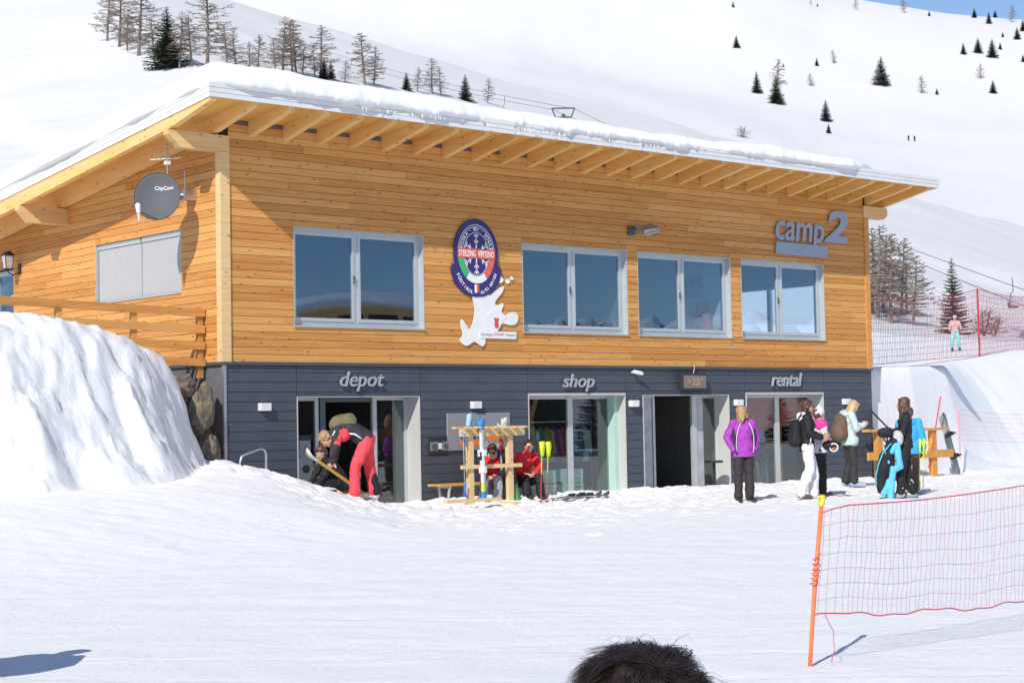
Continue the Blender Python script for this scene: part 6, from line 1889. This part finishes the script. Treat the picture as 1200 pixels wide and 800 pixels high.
# yellow skis of the bending skier: one planted upward, one flat
e = empty("skis", (1.10, -2.05, gz(1.1, -2.05) + .05), "yellow and white skis at the feet of the skier in red, one tip raised", "skis", rz=math.pi)
YB_ = [(0, (.70, .42, .04)), (.5, (.62, .40, .05)), (.8, (.66, .60, .45))]
for k, (pitch_, dz) in enumerate(((.55, .0), (.04, -.03))):
    o = ski_mesh(1.25).build("ski", ski_look("yellow_ski", YB_, 1.25), e, True)
    d = Vector((math.cos(pitch_), 0, math.sin(pitch_))); n_ = Vector((-math.sin(pitch_), 0, math.cos(pitch_))); w = n_.cross(d)
    o.rotation_euler = Matrix(((w.x, n_.x, d.x), (w.y, n_.y, d.y), (w.z, n_.z, d.z))).to_euler(); o.location = (-.15, .12 * k, dz)
    binding(o, .45, M_black, y=1)

# orange timber rail at the right corner with a snowboard and a red pole
rr_ = empty("timber_rail", (17.8, -.3, -2.5), "orange timber rack rail at the right corner of the hut", "railing")
for x in (-1.0, 1.04): block("post", x - .085, x + .085, -.06, .06, -.2, 1.07, M_orange_timber, rr_)
s = Sh(); s.box(-1.45, 1.55, -.10, .10, 1.071, 1.13); s.build("top_rail", M_orange_timber, rr_)
s = Sh(); s.box(-1.50, 1.70, -.11, -.061, .44, .62); s.build("lower_rail", M_orange_timber, rr_)
sb = empty("snowboard", (20.02, -.15, -2.52), "pale grey-green snowboard standing against the timber rail", "snowboard"); sb.rotation_euler = (-.06, -.29, 0)
s = Sh(); vs, fs = [], []; n = 24; L = 1.56
for i in range(n + 1):
    t = i / n; w = .128 + .018 * (abs(t - .5) / .5) ** 2
    e_ = min(t, 1 - t)
    if e_ < .1: w *= math.sqrt(max(.03, 1 - (1 - e_ / .1) ** 2))
    y = (max(0, .1 - e_) / .1) ** 2 * -.05
    for a_, b_ in ((-1, 0), (1, 0), (1, 1), (-1, 1)): vs.append((w * a_, y + .014 * b_, L * t))
for i in range(n):
    for k in range(4): fs.append((i * 4 + k, i * 4 + (k + 1) % 4, i * 4 + 4 + (k + 1) % 4, i * 4 + 4 + k))
s.add(vs, fs + [(0, 3, 2, 1), (n * 4, n * 4 + 1, n * 4 + 2, n * 4 + 3)])
s.build("deck", plain("board_green_grey", (.33, .38, .32), .35, var=.35, nscale=3), sb, True)
for z in (.48, 1.02):
    s = Sh(); s.box(-.12, .12, -.10, -.002, z - .05, z + .05, bev=.02); s.tube([(-.1, -.10, z), (-.05, -.2, z + .02), (.06, -.2, z + .02), (.13, -.08, z)], .018, 6); s.build("binding", M_black, sb)
rp_ = empty("red_pole", (18.58, -.36, -2.2), "thin red pole leaning behind the timber rail beside the snowboard", "pole")
s = Sh(); s.tube([(0, 0, -.1), (.58, .02, 1.55)], .016, 8); s.build("shaft", M_red, rp_)
poles("red-gripped ski poles standing behind the sky-blue jacket", (17.95, -.45, -2.5), .2, 0, .12, 1.18, M_black, plain("grip_red", (.55, .05, .06), .5), sep=.06)

# ------------------------------------------------------------------ inside the rooms
C_set = [(.55, .06, .07), (.05, .18, .45), (.10, .10, .11), (.62, .62, .60), (.10, .32, .16), (.55, .35, .08), (.30, .08, .30)]
sh_labels = ["red", "blue", "black", "white", "green", "ochre", "plum"]
cr_ = empty("clothes_rail", (8.1, 1.15, -2.62), "rail of coloured jackets dimly seen inside the shop window", "clothes rail")
s = Sh(); s.tube([(-1.1, 0, 0), (-1.1, 0, 1.55), (1.2, 0, 1.55), (1.2, 0, 0)], .018, 6); s.build("frame", M_alu, cr_)
for k in range(11):
    x = -1.0 + .2 * k; c = C_set[k % 7]
    s = Sh(); s.cap((x, 0, 1.35), (x, 0, .85), .10, .13, 1.0); s.cap((x, -.14, 1.36), (x, -.20, .95), .045, .04); s.cap((x, .14, 1.36), (x, .20, .95), .045, .04)
    s.remesh("jacket", plain("shop_cloth", c, .8), cr_, .03, 2, fold=.02)
dsk = empty("shop_crate", (8.0, .72, -2.66), "pale green perforated display crates behind the shop window pane", "display crate")
for k, x in enumerate((-.62, .10)):
    s = Sh(); s.box(x, x + .42, -.15, .2, .0, .66, bev=.01); o = s.build("crate", M_mint, dsk)
    s = Sh()
    for i in range(4):
        for j in range(3): s.box(x + .09 + .07 * i, x + .11 + .07 * i, -.156, -.1505, .46 - .08 * j, .49 - .08 * j)
    tag(s.build("perforation", M_black, o), kind="stuff")
sr = empty("ski_stand", (13.9, .80, -2.62), "stand of upright rental skis behind the rental window", "ski stand")
for z in (.95, 1.35): s = Sh(); s.box(-.8, 1.3, .12, .2, z, z + .07); s.build("rail", M_orange_timber, sr)
for x in (-.3, 1.1): block("post", x - .05, x + .05, .21, .3, 0, 1.6, M_orange_timber, sr)
for k in range(7):
    c = C_set[(k * 3) % 7]
    m_ = ski_look("rental_ski", [(0, c), (.4, (.05, .05, .06)), (.65, tuple(min(1, v * 1.4) for v in c)), (.9, (.5, .5, .5))], 1.55)
    o = ski_mesh(1.55).build("ski", m_, sr, True); o.location = (-.55 + .15 * k, -.05, .02); o.rotation_euler = (-.06, rnd.uniform(-.06, .06), 0); binding(o, .72)
rb = empty("red_banner", (14.1, .62, -1.05), "red banner hanging inside behind the rental window", "banner")
s = Sh(); n = 16
for i in range(n):
    a, b = -1.3 + 2.9 * i / n, -1.3 + 2.9 * (i + 1) / n
    f = lambda x: -.28 + .10 * math.sin(x * 1.4) + .12 * x
    s.add([(a, .03 * math.sin(a * 5), f(a)), (b, .03 * math.sin(b * 5), f(b)), (b, .03 * math.sin(b * 5), .45), (a, .03 * math.sin(a * 5), .45)], [(0, 1, 2, 3)])
s.build("cloth", plain("banner_red", (.50, .06, .03), .8), rb)
# tall red stool box and a framed picture in the room behind the third upper window
st = empty("red_chair", (12.1, .75, -.05), "red chair seen through the third upper window", "chair")
s = Sh(); s.box(-.2, .2, -.2, .2, .42, .47, bev=.01); s.box(.16, .2, -.2, .2, .47, 1.45, bev=.01); s.build("seat", M_red, st)
for x in (-.17, .17):
    for y in (-.17, .17): block("leg", x - .02, x + .02, y - .02, y + .02, 0, .42, M_red, st)
pc = empty("picture", (12.43, 1.15, 1.75), "small blue-grey picture on the white wall behind the third upper window", "picture")
s = Sh(); s.box(-.03, 0, -.28, .28, -.22, .22); s.build("frame", plain("picture_print", (.14, .24, .34), .4, var=.5, nscale=9), pc)
